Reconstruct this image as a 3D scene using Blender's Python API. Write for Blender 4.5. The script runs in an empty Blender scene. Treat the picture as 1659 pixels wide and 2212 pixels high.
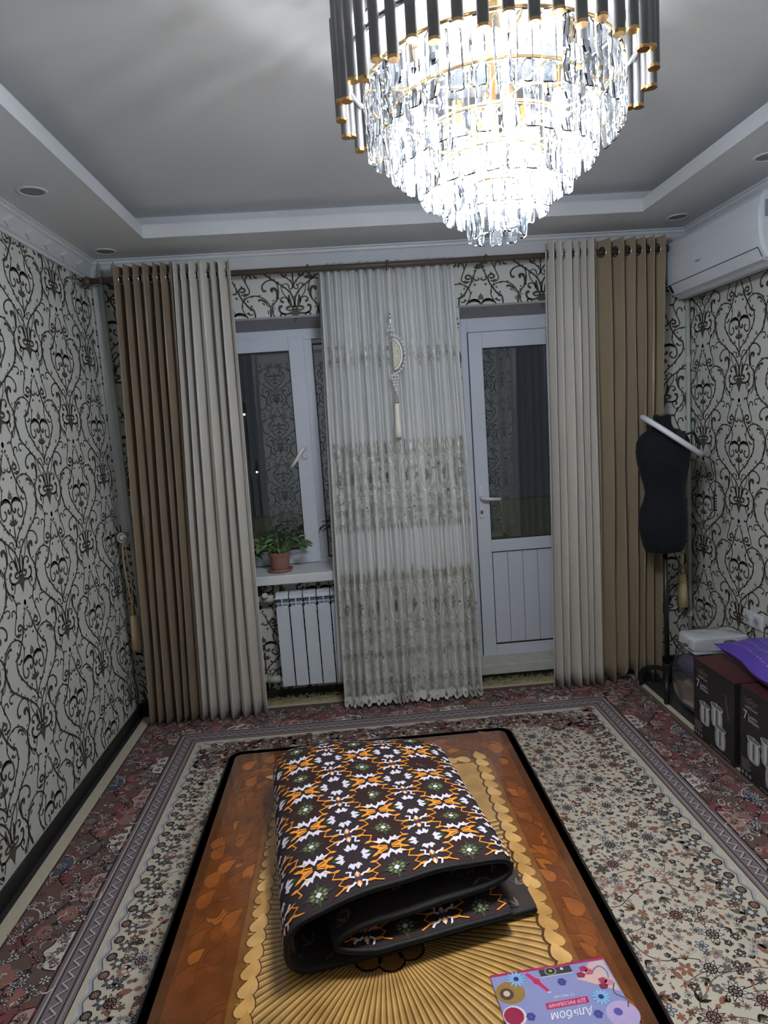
import bpy, bmesh, math, random
import numpy as np
from mathutils import Vector, Matrix
PI = math.pi
scene = bpy.context.scene
COL = scene.collection
random.seed(7)
# ------------------------------------------------------------------ camera, world, exposure
W, D, H = 3.4725, 3.9437, 2.65          # room width, far wall distance, height of the lower ceiling
Y0 = -0.75                              # near wall, behind the camera
cam_d = bpy.data.cameras.new('camera')
cam = bpy.data.objects.new('camera', cam_d); COL.objects.link(cam)
_r = Vector((0.99591947, -0.0588713, -0.06840019)); _u = Vector((0.07538826, 0.12607999, 0.98915138)); _f = Vector((0.04960874, 0.99027168, -0.13000372))
cam.matrix_world = Matrix(((_r.x, _u.x, -_f.x, 1.3753), (_r.y, _u.y, -_f.y, 0.0), (_r.z, _u.z, -_f.z, 1.641), (0, 0, 0, 1)))
cam_d.sensor_fit = 'VERTICAL'; cam_d.sensor_height = 36.0; cam_d.lens = 1428.293 / 2212 * 36.0
cam_d.clip_start = 0.02; cam_d.clip_end = 200
scene.camera = cam
scene.view_settings.view_transform = 'Standard'; scene.view_settings.look = 'None'
scene.view_settings.gamma = 1.0; scene.view_settings.use_curve_mapping = False
scene.view_settings.exposure = 0.92
world = bpy.data.worlds.new('night'); scene.world = world; world.use_nodes = True
world.node_tree.nodes['Background'].inputs[0].default_value = (0.012, 0.013, 0.016, 1)
world.node_tree.nodes['Background'].inputs[1].default_value = 1.0
BULB_W = 8.0                            # watts of each chandelier bulb
LIGHT_COL = (0.91, 0.955, 1.0)

# ------------------------------------------------------------------ helpers
def lin(r, g, b):
    f = lambda c: (c/255/12.92) if c/255 <= 0.04045 else ((c/255+0.055)/1.055)**2.4
    return (f(r), f(g), f(b), 1.0)
def alb(r, g, b, k=2.0):                # albedo of a surface that shows as r,g,b in the photograph
    c = lin(r, g, b); return (min(c[0]*k, .9), min(c[1]*k, .9), min(c[2]*k, .9), 1.0)
def setin(n, key, v):
    if key in n.inputs: n.inputs[key].default_value = v
def pm(name, col, rough=.6, metal=0., var=.10, scale=14., bump=0., bscale=60., coat=0., spec=.5, stretch=None, alpha=None, sheen=0., trans=0.):
    m = bpy.data.materials.new(name); m.use_nodes = True
    nt = m.node_tree; b = nt.nodes['Principled BSDF']
    setin(b, 'Roughness', rough); setin(b, 'Metallic', metal); setin(b, 'Coat Weight', coat); setin(b, 'Coat Roughness', .08)
    setin(b, 'Specular IOR Level', spec); setin(b, 'Sheen Weight', sheen)
    tc = nt.nodes.new('ShaderNodeTexCoord'); src = tc.outputs['Object']
    if stretch:
        mp = nt.nodes.new('ShaderNodeMapping'); mp.inputs['Scale'].default_value = stretch
        nt.links.new(src, mp.inputs[0]); src = mp.outputs[0]
    nz = nt.nodes.new('ShaderNodeTexNoise'); nz.inputs['Scale'].default_value = scale; nz.inputs['Detail'].default_value = 4
    nt.links.new(src, nz.inputs['Vector'])
    mx = nt.nodes.new('ShaderNodeMix'); mx.data_type = 'RGBA'
    c = Vector(col[:3])
    mx.inputs['A'].default_value = (*(c*(1-var)), 1); mx.inputs['B'].default_value = (*(c*(1+var)), 1)
    nt.links.new(nz.outputs[0], mx.inputs['Factor']); nt.links.new(mx.outputs['Result'], b.inputs['Base Color'])
    if bump:
        n2 = nt.nodes.new('ShaderNodeTexNoise'); n2.inputs['Scale'].default_value = bscale; n2.inputs['Detail'].default_value = 3
        nt.links.new(src, n2.inputs['Vector'])
        bp = nt.nodes.new('ShaderNodeBump'); bp.inputs['Strength'].default_value = bump; bp.inputs['Distance'].default_value = .01
        nt.links.new(n2.outputs[0], bp.inputs['Height']); nt.links.new(bp.outputs[0], b.inputs['Normal'])
    if alpha is not None: setin(b, 'Alpha', alpha)
    if trans: setin(b, 'Transmission Weight', trans)
    return m
def inkmat(name, rough=.7, coat=0., noise=.12, scale=60., metal=0., spec=.4):      # colour from the face attribute, varied by noise
    m = bpy.data.materials.new(name); m.use_nodes = True
    nt = m.node_tree; b = nt.nodes['Principled BSDF']
    setin(b, 'Roughness', rough); setin(b, 'Coat Weight', coat); setin(b, 'Coat Roughness', .06); setin(b, 'Metallic', metal); setin(b, 'Specular IOR Level', spec)
    at = nt.nodes.new('ShaderNodeAttribute'); at.attribute_name = 'ink'
    nz = nt.nodes.new('ShaderNodeTexNoise'); nz.inputs['Scale'].default_value = scale
    tc = nt.nodes.new('ShaderNodeTexCoord'); nt.links.new(tc.outputs['Object'], nz.inputs['Vector'])
    mr = nt.nodes.new('ShaderNodeMapRange'); mr.inputs['To Min'].default_value = 1-noise*1.6; mr.inputs['To Max'].default_value = 1+noise*1.6
    nt.links.new(nz.outputs[0], mr.inputs['Value'])
    mx = nt.nodes.new('ShaderNodeVectorMath'); mx.operation = 'SCALE'
    nt.links.new(at.outputs['Color'], mx.inputs[0]); nt.links.new(mr.outputs[0], mx.inputs['Scale'])
    nt.links.new(mx.outputs[0], b.inputs['Base Color'])
    return m
def mixmat(name, col, gloss, rough, body, bodycol=(.9, .9, .9, 1), ior=1.5):
    # thin clear sheet: transparent + mirror + a little scattering body
    m = bpy.data.materials.new(name); m.use_nodes = True
    nt = m.node_tree; nt.nodes.clear()
    out = nt.nodes.new('ShaderNodeOutputMaterial')
    tr = nt.nodes.new('ShaderNodeBsdfTransparent'); tr.inputs[0].default_value = col
    gl = nt.nodes.new('ShaderNodeBsdfGlossy'); gl.inputs['Roughness'].default_value = rough; gl.inputs[0].default_value = (1, 1, 1, 1)
    df = nt.nodes.new('ShaderNodeBsdfDiffuse'); df.inputs[0].default_value = bodycol
    fr = nt.nodes.new('ShaderNodeFresnel'); fr.inputs[0].default_value = ior
    nz = nt.nodes.new('ShaderNodeTexNoise'); nz.inputs['Scale'].default_value = 25.
    mr = nt.nodes.new('ShaderNodeMapRange'); mr.inputs['To Min'].default_value = body*.5; mr.inputs['To Max'].default_value = body*1.5
    nt.links.new(nz.outputs[0], mr.inputs['Value'])
    ad = nt.nodes.new('ShaderNodeMath'); ad.operation = 'ADD'; ad.inputs[1].default_value = gloss; ad.use_clamp = True
    nt.links.new(fr.outputs[0], ad.inputs[0])
    m1 = nt.nodes.new('ShaderNodeMixShader'); m2 = nt.nodes.new('ShaderNodeMixShader')
    nt.links.new(mr.outputs[0], m1.inputs[0]); nt.links.new(tr.outputs[0], m1.inputs[1]); nt.links.new(df.outputs[0], m1.inputs[2])
    nt.links.new(ad.outputs[0], m2.inputs[0]); nt.links.new(m1.outputs[0], m2.inputs[1]); nt.links.new(gl.outputs[0], m2.inputs[2])
    nt.links.new(m2.outputs[0], out.inputs[0])
    return m
def tag(o, label=None, cat=None, group=None, kind=None):
    if label: o['label'] = label
    if cat: o['category'] = cat
    if group: o['group'] = group
    if kind: o['kind'] = kind
    return o
def empty(name, loc, label=None, cat=None, group=None, kind=None):
    o = bpy.data.objects.new(name, None); o.empty_display_size = .05
    COL.objects.link(o); o.location = loc
    return tag(o, label, cat, group, kind)
def world_of(o):
    m = Matrix.LocRotScale(o.location, o.rotation_euler, o.scale)
    return (world_of(o.parent) @ o.matrix_parent_inverse @ m) if o.parent else m
def put(o, parent):
    if parent is not None:
        o.parent = parent; o.matrix_parent_inverse = world_of(parent).inverted()
def link(name, me, mat=None, parent=None, loc=None, rot=None, bevel=0., smooth=False, solid=0., subd=0):
    o = bpy.data.objects.new(name, me); COL.objects.link(o)
    if mat is not None and not me.materials: me.materials.append(mat)
    if loc is not None: o.location = loc
    if rot is not None: o.rotation_euler = rot
    put(o, parent)
    if smooth: me.polygons.foreach_set('use_smooth', [True]*len(me.polygons))
    if solid:
        s = o.modifiers.new('thick', 'SOLIDIFY'); s.thickness = solid; s.offset = 0
    if bevel:
        b = o.modifiers.new('bevel', 'BEVEL'); b.width = bevel; b.segments = 2; b.limit_method = 'ANGLE'; b.angle_limit = .7
    if subd:
        s = o.modifiers.new('sub', 'SUBSURF'); s.levels = subd; s.render_levels = subd
    return o
class MB:
    def __init__(s): s.v = []; s.f = []
    def add(s, V, F):
        n = len(s.v); s.v += [tuple(p) for p in V]; s.f += [tuple(i+n for i in f) for f in F]; return s
    def box(s, x0, x1, y0, y1, z0, z1):
        return s.add([(x0,y0,z0),(x1,y0,z0),(x1,y1,z0),(x0,y1,z0),(x0,y0,z1),(x1,y0,z1),(x1,y1,z1),(x0,y1,z1)],
                     [(0,3,2,1),(4,5,6,7),(0,1,5,4),(1,2,6,5),(2,3,7,6),(3,0,4,7)])
    def tube(s, pts, r, n=8, cap=True, flat=1.0):
        P = [Vector(p) for p in pts]; R = r if hasattr(r, '__len__') else [r]*len(P)
        V = []; F = []; up = None
        for i, p in enumerate(P):
            t = (P[min(i+1, len(P)-1)] - P[max(i-1, 0)]).normalized()
            if up is None: up = Vector((0, 0, 1)) if abs(t.z) < .9 else Vector((1, 0, 0))
            a = (up - t*up.dot(t)).normalized(); b = t.cross(a); up = a
            for k in range(n):
                q = 2*PI*k/n; V.append(p + (a*math.cos(q)*flat + b*math.sin(q))*R[i])
        for i in range(len(P)-1):
            for k in range(n): F.append((i*n+k, i*n+(k+1) % n, (i+1)*n+(k+1) % n, (i+1)*n+k))
        if cap: F.append(tuple(range(n-1, -1, -1))); F.append(tuple((len(P)-1)*n+k for k in range(n)))
        return s.add(V, F)
    def lathe(s, prof, c=(0, 0, 0), n=24, sx=1., sy=1.):
        V = []; F = []
        for r, z in prof:
            for k in range(n):
                q = 2*PI*k/n; V.append((c[0]+r*sx*math.cos(q), c[1]+r*sy*math.sin(q), c[2]+z))
        for i in range(len(prof)-1):
            for k in range(n): F.append((i*n+k, i*n+(k+1) % n, (i+1)*n+(k+1) % n, (i+1)*n+k))
        if prof[0][0] > 1e-6: F.append(tuple(range(n-1, -1, -1)))
        if prof[-1][0] > 1e-6: F.append(tuple((len(prof)-1)*n+k for k in range(n)))
        return s.add(V, F)
    def torus(s, c, R, r, n=32, m=8, M=None, rz=None):
        V = []; F = []; c = Vector(c); rz = rz or r
        for i in range(n):
            a = 2*PI*i/n
            for k in range(m):
                b = 2*PI*k/m; p = Vector(((R+r*math.cos(b))*math.cos(a), (R+r*math.cos(b))*math.sin(a), rz*math.sin(b)))
                if M: p = M @ p
                V.append(c+p)
        for i in range(n):
            for k in range(m): F.append((i*m+k, ((i+1) % n)*m+k, ((i+1) % n)*m+(k+1) % m, i*m+(k+1) % m))
        return s.add(V, F)
    def sphere(s, c, r, n=10, m=6, sx=1., sy=1., sz=1.):
        pr = [(r*math.sin(PI*i/m), -r*math.cos(PI*i/m)) for i in range(m+1)]; pr[0] = (1e-5, -r); pr[-1] = (1e-5, r)
        V = []; F = []
        for rr, z in pr:
            for k in range(n): V.append((c[0]+sx*rr*math.cos(2*PI*k/n), c[1]+sy*rr*math.sin(2*PI*k/n), c[2]+sz*z))
        for i in range(m):
            for k in range(n): F.append((i*n+k, i*n+(k+1) % n, (i+1)*n+(k+1) % n, (i+1)*n+k))
        return s.add(V, F)
    def prism(s, poly, axis, a, b):     # polygon in the two other axes, extruded along axis
        n = len(poly); V = []
        for t in (a, b):
            for p in poly:
                V.append((t, p[0], p[1]) if axis == 'x' else (p[0], t, p[1]) if axis == 'y' else (p[0], p[1], t))
        F = [tuple(range(n-1, -1, -1)), tuple(range(n, 2*n))] + [(i, (i+1) % n, n+(i+1) % n, n+i) for i in range(n)]
        return s.add(V, F)
    def grid(s, G):                     # G[i][j] points
        n = len(s.v); a = len(G); b = len(G[0])
        for row in G: s.v += [tuple(p) for p in row]
        for i in range(a-1):
            for j in range(b-1): s.f.append((n+i*b+j, n+i*b+j+1, n+(i+1)*b+j+1, n+(i+1)*b+j))
        return s
    def mesh(s, name):
        me = bpy.data.meshes.new(name); me.from_pydata(s.v, [], s.f); me.update(); 
        return me
    def fixed(s, name):                 # with normals made consistent
        me = s.mesh(name); bm = bmesh.new(); bm.from_mesh(me); bmesh.ops.recalc_face_normals(bm, faces=bm.faces); bm.to_mesh(me); bm.free(); return me
    def obj(s, name, mat, parent=None, **k): return link(name, s.fixed(name), mat, parent, **k)
def cr(pts, n=5, closed=False):         # Catmull-Rom through the points
    P = np.array(pts, float); out = []
    m = len(P)
    for i in range(m if closed else m-1):
        if closed: p0, p1, p2, p3 = P[(i-1) % m], P[i], P[(i+1) % m], P[(i+2) % m]
        else: p0, p1, p2, p3 = P[max(i-1, 0)], P[i], P[i+1], P[min(i+2, m-1)]
        for k in range(n):
            t = k/n; out.append(.5*((2*p1)+(-p0+p2)*t+(2*p0-5*p1+4*p2-p3)*t*t+(-p0+3*p1-3*p2+p3)*t**3))
    if not closed: out.append(P[-1])
    return np.array(out)
_font_cache = {}
def text2d(s):                          # outline faces of a text, 1 unit high letters
    if s in _font_cache: return _font_cache[s]
    cu = bpy.data.curves.new('t', 'FONT'); cu.body = s; cu.resolution_u = 2
    o = bpy.data.objects.new('t', cu); COL.objects.link(o)
    dg = bpy.context.evaluated_depsgraph_get(); me = bpy.data.meshes.new_from_object(o.evaluated_get(dg))
    V = np.array([v.co[:2] for v in me.vertices]).reshape(-1, 2); F = [tuple(p.vertices) for p in me.polygons]
    bpy.data.objects.remove(o); bpy.data.curves.remove(cu); bpy.data.meshes.remove(me)
    _font_cache[s] = (V, F); return V, F
class Ink:                              # flat print or embroidery: coloured faces in (u, v) at a small level above the surface
    def __init__(s): s.V = []; s.L = []; s.S = []; s.C = []; s.n = 0
    def faces(s, V, F, col, lev=0.):
        V = np.asarray(V, float); s.V.append(np.column_stack([V, np.full(len(V), lev)]))
        for f in F: s.L += [i+s.n for i in f]; s.S.append(len(f)); s.C.append(col)
        s.n += len(V)
    def poly(s, pts, col, lev=0.): s.faces(pts, [tuple(range(len(pts)))], col, lev)
    def rect(s, u0, u1, v0, v1, col, lev=0.): s.poly([(u0, v0), (u1, v0), (u1, v1), (u0, v1)], col, lev)
    def strip(s, pts, w, col, lev=0.):
        P = np.asarray(pts, float); m = len(P)
        T = np.gradient(P, axis=0); T /= (np.linalg.norm(T, axis=1)[:, None]+1e-12); N = np.column_stack([-T[:, 1], T[:, 0]])
        if not hasattr(w, '__len__'): w = np.full(m, w)
        elif len(w) == 3: w = np.interp(np.linspace(0, 1, m), [0, .5, 1], w)
        w = np.asarray(w)[:, None]/2
        s.faces(np.vstack([P+N*w, P-N*w]), [(i, i+m, i+1+m, i+1) for i in range(m-1)], col, lev)
    def curve(s, pts, w, col, lev=0., n=5): s.strip(cr(pts, n), w, col, lev)
    def disc(s, c, r, col, lev=0., n=8, rv=None, a0=0.):
        rv = rv or r; s.poly([(c[0]+r*math.cos(a0+2*PI*k/n), c[1]+rv*math.sin(a0+2*PI*k/n)) for k in range(n)], col, lev)
    def ring(s, c, r, w, col, lev=0., n=20, rv=None, a0=0., a1=2*PI):
        rv = rv or r; s.strip([(c[0]+r*math.cos(a0+(a1-a0)*k/n), c[1]+rv*math.sin(a0+(a1-a0)*k/n)) for k in range(n+1)], w, col, lev)
    def leaf(s, a, b, w, col, lev=0.):
        a = np.array(a, float); b = np.array(b, float); d = b-a; nn = np.array([-d[1], d[0]])/(np.linalg.norm(d)+1e-9)
        s.poly([a, a+d*.25+nn*w*.38, a+d*.55+nn*w*.5, a+d*.82+nn*w*.26, b, a+d*.82-nn*w*.26, a+d*.55-nn*w*.5, a+d*.25-nn*w*.38], col, lev)
    def flower(s, c, r, n, petal, out, mid, lev=0., a0=0., dl=.00006):
        for k in range(n):
            a = a0+2*PI*k/n; d = np.array([math.cos(a), math.sin(a)]); c_ = np.array(c)
            s.leaf(c_+d*r*.12, c_+d*r*1.06, r*3.2/n, out, lev)
            s.leaf(c_+d*r*.26, c_+d*r*.90, r*2.1/n, petal, lev+dl)
        s.disc(c, r*.26, out, lev+2*dl, 6); s.disc(c, r*.17, mid, lev+3*dl, 6)
    def text(s, t, x, y, size, col, lev=0., ang=0., ital=0., sx=1.):
        V, F = text2d(t)
        if not len(V): return
        P = V*size; P[:, 0] = P[:, 0]*sx+P[:, 1]*ital; c, q = math.cos(ang), math.sin(ang)
        s.faces(np.column_stack([x+P[:, 0]*c-P[:, 1]*q, y+P[:, 0]*q+P[:, 1]*c]), F, col, lev)
    def arrays(s): return np.vstack(s.V), np.array(s.L), np.array(s.S), np.array(s.C, float)
    def build(s, name, fmap, mat, parent, keep=None, kind='stuff'):
        V, L, S, C = s.arrays(); return ink_mesh(name, V, L, S, C, fmap, mat, parent, keep, kind)
def ink_mesh(name, V, L, S, C, fmap, mat, parent, keep=None, kind='stuff'):
    st = np.concatenate([[0], np.cumsum(S)[:-1]])
    if keep is not None:
        cen = np.add.reduceat(V[L], st, axis=0)/S[:, None]; ok = keep(cen[:, 0], cen[:, 1])
        L = L[np.repeat(ok, S)]; S = S[ok]; C = C[ok]; st = np.concatenate([[0], np.cumsum(S)[:-1]])
        used, L = np.unique(L, return_inverse=True); V = V[used]
    P = np.asarray(fmap(V[:, 0], V[:, 1], V[:, 2]), float)
    if P.shape[0] == 3 and P.shape[1] != 3 or P.shape == (3, len(V)): P = P.T
    me = bpy.data.meshes.new(name)
    me.vertices.add(len(P)); me.vertices.foreach_set('co', np.ascontiguousarray(P).ravel())
    me.loops.add(len(L)); me.loops.foreach_set('vertex_index', L.astype(np.int32))
    me.polygons.add(len(S)); me.polygons.foreach_set('loop_start', st.astype(np.int32)); me.polygons.foreach_set('loop_total', S.astype(np.int32))
    me.update(calc_edges=True)
    at = me.attributes.new('ink', 'FLOAT_COLOR', 'FACE')
    cc = C if C.shape[1] == 4 else np.column_stack([C, np.ones(len(C))])
    if len(at.data) == len(cc): at.data.foreach_set('color', np.ascontiguousarray(cc).ravel())
    o = link(name, me, mat, parent)
    if kind: o['kind'] = kind
    return o

# ------------------------------------------------------------------ materials of the room
M_wall = pm('wallpaper ground', alb(172, 171, 164, 1.68), .75, var=.03, scale=6, bump=.06, bscale=220)
M_ceil = pm('ceiling paint', (.74, .745, .75, 1), .8, var=.02, scale=3)
M_trim = pm('white moulding', (.74, .75, .76, 1), .5, var=.03, scale=30, bump=.03)
M_dark = pm('black skirting', (.020, .019, .019, 1), .45, var=.25, scale=9)
M_floor = pm('dark laminate', (.045, .042, .042, 1), .4, var=.3, scale=8, stretch=(1, .12, 1))
M_pvc = pm('white pvc', (.70, .73, .80, 1), .3, var=.02, scale=5)
M_gasket = pm('black gasket', (.02, .02, .022, 1), .6)
M_plaster = pm('grey plaster', (.36, .36, .37, 1), .85, var=.12, scale=12, bump=.2)
M_glass = mixmat('window glass', (.78, .82, .84, 1), .12, .01, .015)
M_chrome = pm('chrome', (.75, .75, .76, 1), .12, 1.)
M_gold = pm('polished gold', (.72, .48, .22, 1), .22, 1.)
M_black = pm('black enamel', (.016, .017, .018, 1), .35)
M_scroll = inkmat('wallpaper relief print', .6, noise=.22, scale=9)
M_night = pm('balcony plaster', alb(150, 140, 100, 1.6), .9, var=.3, scale=3, bump=.2)

# ------------------------------------------------------------------ floor, walls, ceiling
tag(MB().box(-.15, W+.15, Y0-.15, D+.2, -.10, 0).obj('floor', M_floor), 'dark wood laminate floor under the rug', kind='structure')
WT = D+.16                                              # room side of the window frames stands in the recess
wl = tag(MB().box(-.15, 0, Y0-.15, D+.16, 0, 2.85).obj('wall_left', M_wall), 'left wall with black scrollwork damask wallpaper', kind='structure')
wr = tag(MB().box(W, W+.15, Y0-.15, D+.16, 0, 2.85).obj('wall_right', M_wall), 'right wall with black scrollwork damask wallpaper', kind='structure')
wf = tag(MB().box(0, W, Y0-.15, Y0, 0, 2.85).obj('wall_front', M_wall), 'wall behind the camera with damask wallpaper', kind='structure')
WX0, WX1, WZ0, WZ1 = .60, 1.88, .762, 2.29              # window opening
DX0, DX1 = 2.09, 2.80                                   # balcony door opening
b = MB()
b.box(0, WX0, D, WT, 0, 2.85); b.box(WX0, WX1, D, WT, 0, WZ0); b.box(WX0, WX1, D, WT, WZ1, 2.85)
b.box(WX1, DX0, D, WT, 0, 2.85); b.box(DX0, DX1, D, WT, WZ1, 2.85); b.box(DX1, W, D, WT, 0, 2.85)
wb = tag(b.obj('wall_back', M_wall), 'far wall with the window and balcony door', kind='structure')
for x0, x1 in ((WX0, WX1), (DX0, DX1)):                 # sloping plaster soffits over the openings
    MB().prism([(D-.003, WZ1+.01), (D-.003, WZ1-.002), (WT, 2.245), (WT, WZ1+.01)], 'x', x0-.01, x1+.01).obj('reveal_soffit', M_plaster, wb)
for x0, x1 in ((WX0-.004, WX0+.004), (WX1-.004, WX1+.004), (DX0-.004, DX0+.004), (DX1-.004, DX1+.004)):
    MB().box(x0, x1, D+.002, WT, .10 if x0 > 1.95 else WZ0, 2.285).obj('reveal_side', M_plaster, wb)
# tray ceiling
cl = tag(MB().box(-.15, W+.15, Y0-.15, D+.16, 2.79, 2.85).obj('ceiling', M_ceil), 'grey matt tray ceiling with a raised middle', kind='structure')
XL, XR, YB, YN = .436, 3.012, 3.532, -.34
fr = MB()
fr.box(0, XL, Y0, D, H, 2.712); fr.box(XR, W, Y0, D, H, 2.712); fr.box(XL, XR, YB, D, H, 2.712); fr.box(XL, XR, Y0, YN, H, 2.712)
fr.obj('lower_ceiling_frame', M_ceil, cl)
fa = MB(); t = .006
fa.box(XL-.001, XL+t, YN, YB, H-.001, 2.714); fa.box(XR-t, XR+.001, YN, YB, H-.001, 2.714); fa.box(XL, XR, YB-t, YB+.001, H-.001, 2.714); fa.box(XL, XR, YN-.001, YN+t, H-.001, 2.714)
fa.obj('white_fascia', M_trim, cl)
bk = MB(); bk.box(0, .30, Y0, D, 2.712, 2.79); bk.box(W-.30, W, Y0, D, 2.712, 2.79); bk.box(.3, W-.3, D-.28, D, 2.712, 2.79); bk.box(.3, W-.3, Y0, Y0+.28, 2.712, 2.79)
bk.obj('cove_back', M_ceil, cl)
# cornices with raised rhombs
PR = [(0, 2.552), (.010, 2.552), (.014, 2.566), (.022, 2.570), (.052, 2.622), (.060, 2.628), (.062, 2.640), (.072, 2.644), (.072, 2.652), (0, 2.652)]
tl = tag(MB().prism([(p[0], p[1]) for p in PR], 'y', Y0, D).obj('trim_1', M_trim), 'white foam cornice along the left wall with rhombs', kind='structure')
tr_ = tag(MB().prism([(W-p[0], p[1]) for p in PR], 'y', Y0, D).obj('trim_2', M_trim), 'white foam cornice along the right wall', kind='structure')
tb = tag(MB().prism([(D-p[0], p[1]) for p in PR], 'x', 0, W).obj('trim_3', M_trim), 'white foam cornice along the far wall', kind='structure')
sx_ = lambda z, o: (.022+.03*(z-2.570)/.052+o*.87, z-o*.5)
rp = [(2.617, .008), (2.603, .052), (2.575, .012), (2.589, -.034)]
rh = MB().add([(sx_(z, o)[0], y, sx_(z, o)[1]) for o in (-.002, .009) for z, y in rp], [(0, 1, 2, 3), (7, 6, 5, 4), (0, 4, 5, 1), (1, 5, 6, 2), (2, 6, 7, 3), (3, 7, 4, 0)]).fixed('rhomb')
k = 0
y = 2.989-.185*18
while y < D-.08:
    link('rhomb', rh, M_trim, tl, loc=(0, y, 0)); 
    o = link('rhomb', rh, M_trim, tr_, loc=(W, y, 0)); o.scale = (-1, 1, 1)
    y += .185
# skirting
for nm, mb, lb in (('baseboard_left', MB().box(0, .018, Y0, D, 0, .062), 'black skirting along the left wall'),
                   ('baseboard_right', MB().box(W-.018, W, Y0, D, 0, .062), 'black skirting along the right wall'),
                   ('baseboard_back', MB().box(.018, WX1+.2, D-.018, D, 0, .072).box(DX1, W-.018, D-.018, D, 0, .072), 'black skirting under the window')):
    tag(mb.obj(nm, M_dark, bevel=.004), lb, kind='structure')

# ------------------------------------------------------------------ wallpaper scrollwork (one motif, traced in millimetres, mirrored, half-drop repeat)
MS=[
 (2.6,7.8,6.2,[(4,-71),(20,-94),(33,-119),(39,-137),(31,-151),(13,-152),(3,-142)]),
 (7.8,6.8,3.6,[(62,-142),(76,-144),(84,-133),(75,-123),(60,-124),(49,-137),(49,-155),(60,-178),(76,-201),(96,-228),(121,-244),(128,-260),(130,-282),(124,-308),(105,-334),(80,-362),(57,-386),(30,-407),(10,-429),(3,-449),(12,-465),(25,-462),(26,-446),(42,-434),(62,-441)]),
 (4.7,5.2,6.2,[(67,-30),(75,-58),(87,-87),(101,-118),(109,-141),(103,-156),(82,-165),(62,-156)]),
 (4.2,5.7,6.8,[(78,-271),(66,-251),(60,-227),(66,-201),(85,-181),(117,-169),(150,-170),(183,-184),(207,-208),(220,-235),(223,-262),(220,-292),(210,-325),(189,-354),(155,-381),(117,-408),(85,-431),(62,-446),(33,-471),(12,-500),(3,-531),(3,-567)]),
 (3.6,4.2,3.6,[(215,-251),(217,-278),(210,-311),(198,-338)]),
 (2.1,8.8,6.8,[(210,-235),(198,-213),(178,-195),(160,-191),(158,-200)]),
 (8.8,6.8,6.8,[(27,-306),(30,-313),(18,-318),(6,-309),(3,-289),(13,-271),(37,-261),(64,-266),(84,-283),(90,-307),(88,-328),(76,-342),(57,-339),(46,-324),(51,-310),(60,-311)]),
 (5.2,13.5,5.2,[(8,-280),(26,-267),(51,-267),(76,-279)]),
 (3.6,4.2,2.6,[(-1,-372),(-1,-408),(-1,-444)]),
 (3.6,6.8,9.4,[(103,-414),(127,-411),(153,-417),(175,-436),(178,-454),(170,-470),(156,-466)]),
 (5.2,6.8,4.7,[(101,-418),(91,-435),(87,-461),(89,-493),(99,-521),(118,-542),(128,-564),(128,-592),(118,-620),(94,-645),(78,-667),(70,-693)]),
 (10.4,12,3.6,[(124,-472),(126,-461),(108,-459),(98,-473),(96,-497),(103,-519)]),
 (5.2,4.7,7.3,[(183,-367),(206,-365),(221,-374),(217,-391),(201,-394)]),
 (6.2,5.2,4.7,[(237,-396),(241,-381),(258,-380),(268,-396),(269,-416)]),
 (3.6,4.7,3.6,[(70,-442),(68,-468),(57,-493),(37,-515)]),
 (5.7,15.6,6.8,[(28,-499),(30,-520),(25,-543),(15,-569)]),
 (10.4,5.2,5.2,[(67,-535),(76,-530),(75,-517),(60,-509),(41,-518),(30,-536)]),
 (10.4,7.8,7.8,[(77,-559),(86,-560),(90,-574),(83,-592),(62,-603),(35,-601),(14,-591),(1,-575)]),
 (10.4,6.8,7.8,[(32,-564),(46,-567),(46,-577),(30,-584),(14,-577),(6,-560)]),
 (8.8,5.2,5.2,[(81,33),(86,41),(76,52),(60,44),(62,30),(73,9)]),
 (3.1,5.2,3.1,[(225,-292),(233,-306),(243,-326),(258,-340)]),
 (7.8,6.2,2.6,[(92,-261),(103,-272),(121,-269)]),
]
ML=[
 ((0,-28),(0,-57),17.2),
 ((5,-66),(20,-68),10.4),
 ((98,-204),(91,-188),9.4),
 ((112,-233),(117,-218),8.8),
 ((124,-249),(98,-237),10.4),
 ((146,-373),(148,-351),11.4),
 ((35,-394),(39,-377),10.4),
 ((53,-390),(66,-388),8.8),
 ((127,-394),(129,-381),6.2),
 ((106,-411),(103,-401),5.7),
 ((24,-111),(33,-91),8.8),
 ((15,-94),(26,-81),7.3),
 ((40,-181),(24,-173),10.4),
 ((103,-339),(112,-330),7.8),
 ((76,-367),(82,-383),7.8),
 ((98,-154),(71,-160),8.8),
 ((31,-129),(40,-147),6.8),
 ((9,-137),(15,-140),9.4),
 ((201,-338),(208,-303),5.7),
 ((208,-278),(205,-248),5.7),
 ((213,-344),(198,-351),6.2),
 ((103,11),(75,1),11.4),
 ((112,20),(123,23),5.2),
 ((66,-41),(51,-26),7.8),
 ((314,-362),(296,-360),7.8),
 ((92,-270),(89,-257),12),
 ((113,-522),(129,-526),7.8),
 ((119,85),(112,77),6.8),
 ((174,-207),(193,-224),6.8),
]
MP=[
 [(0,-222),(6,-236),(16,-241),(13,-248),(18,-253),(15,-262),(0,-263)],
 [(-1,-369),(15,-373),(28,-367),(37,-354),(22,-357),(25,-344),(8,-351),(6,-330),(0,-317)],
 [(0,65),(20,58),(39,43),(24,43),(16,35),(9,19),(0,-2)],
]
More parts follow.
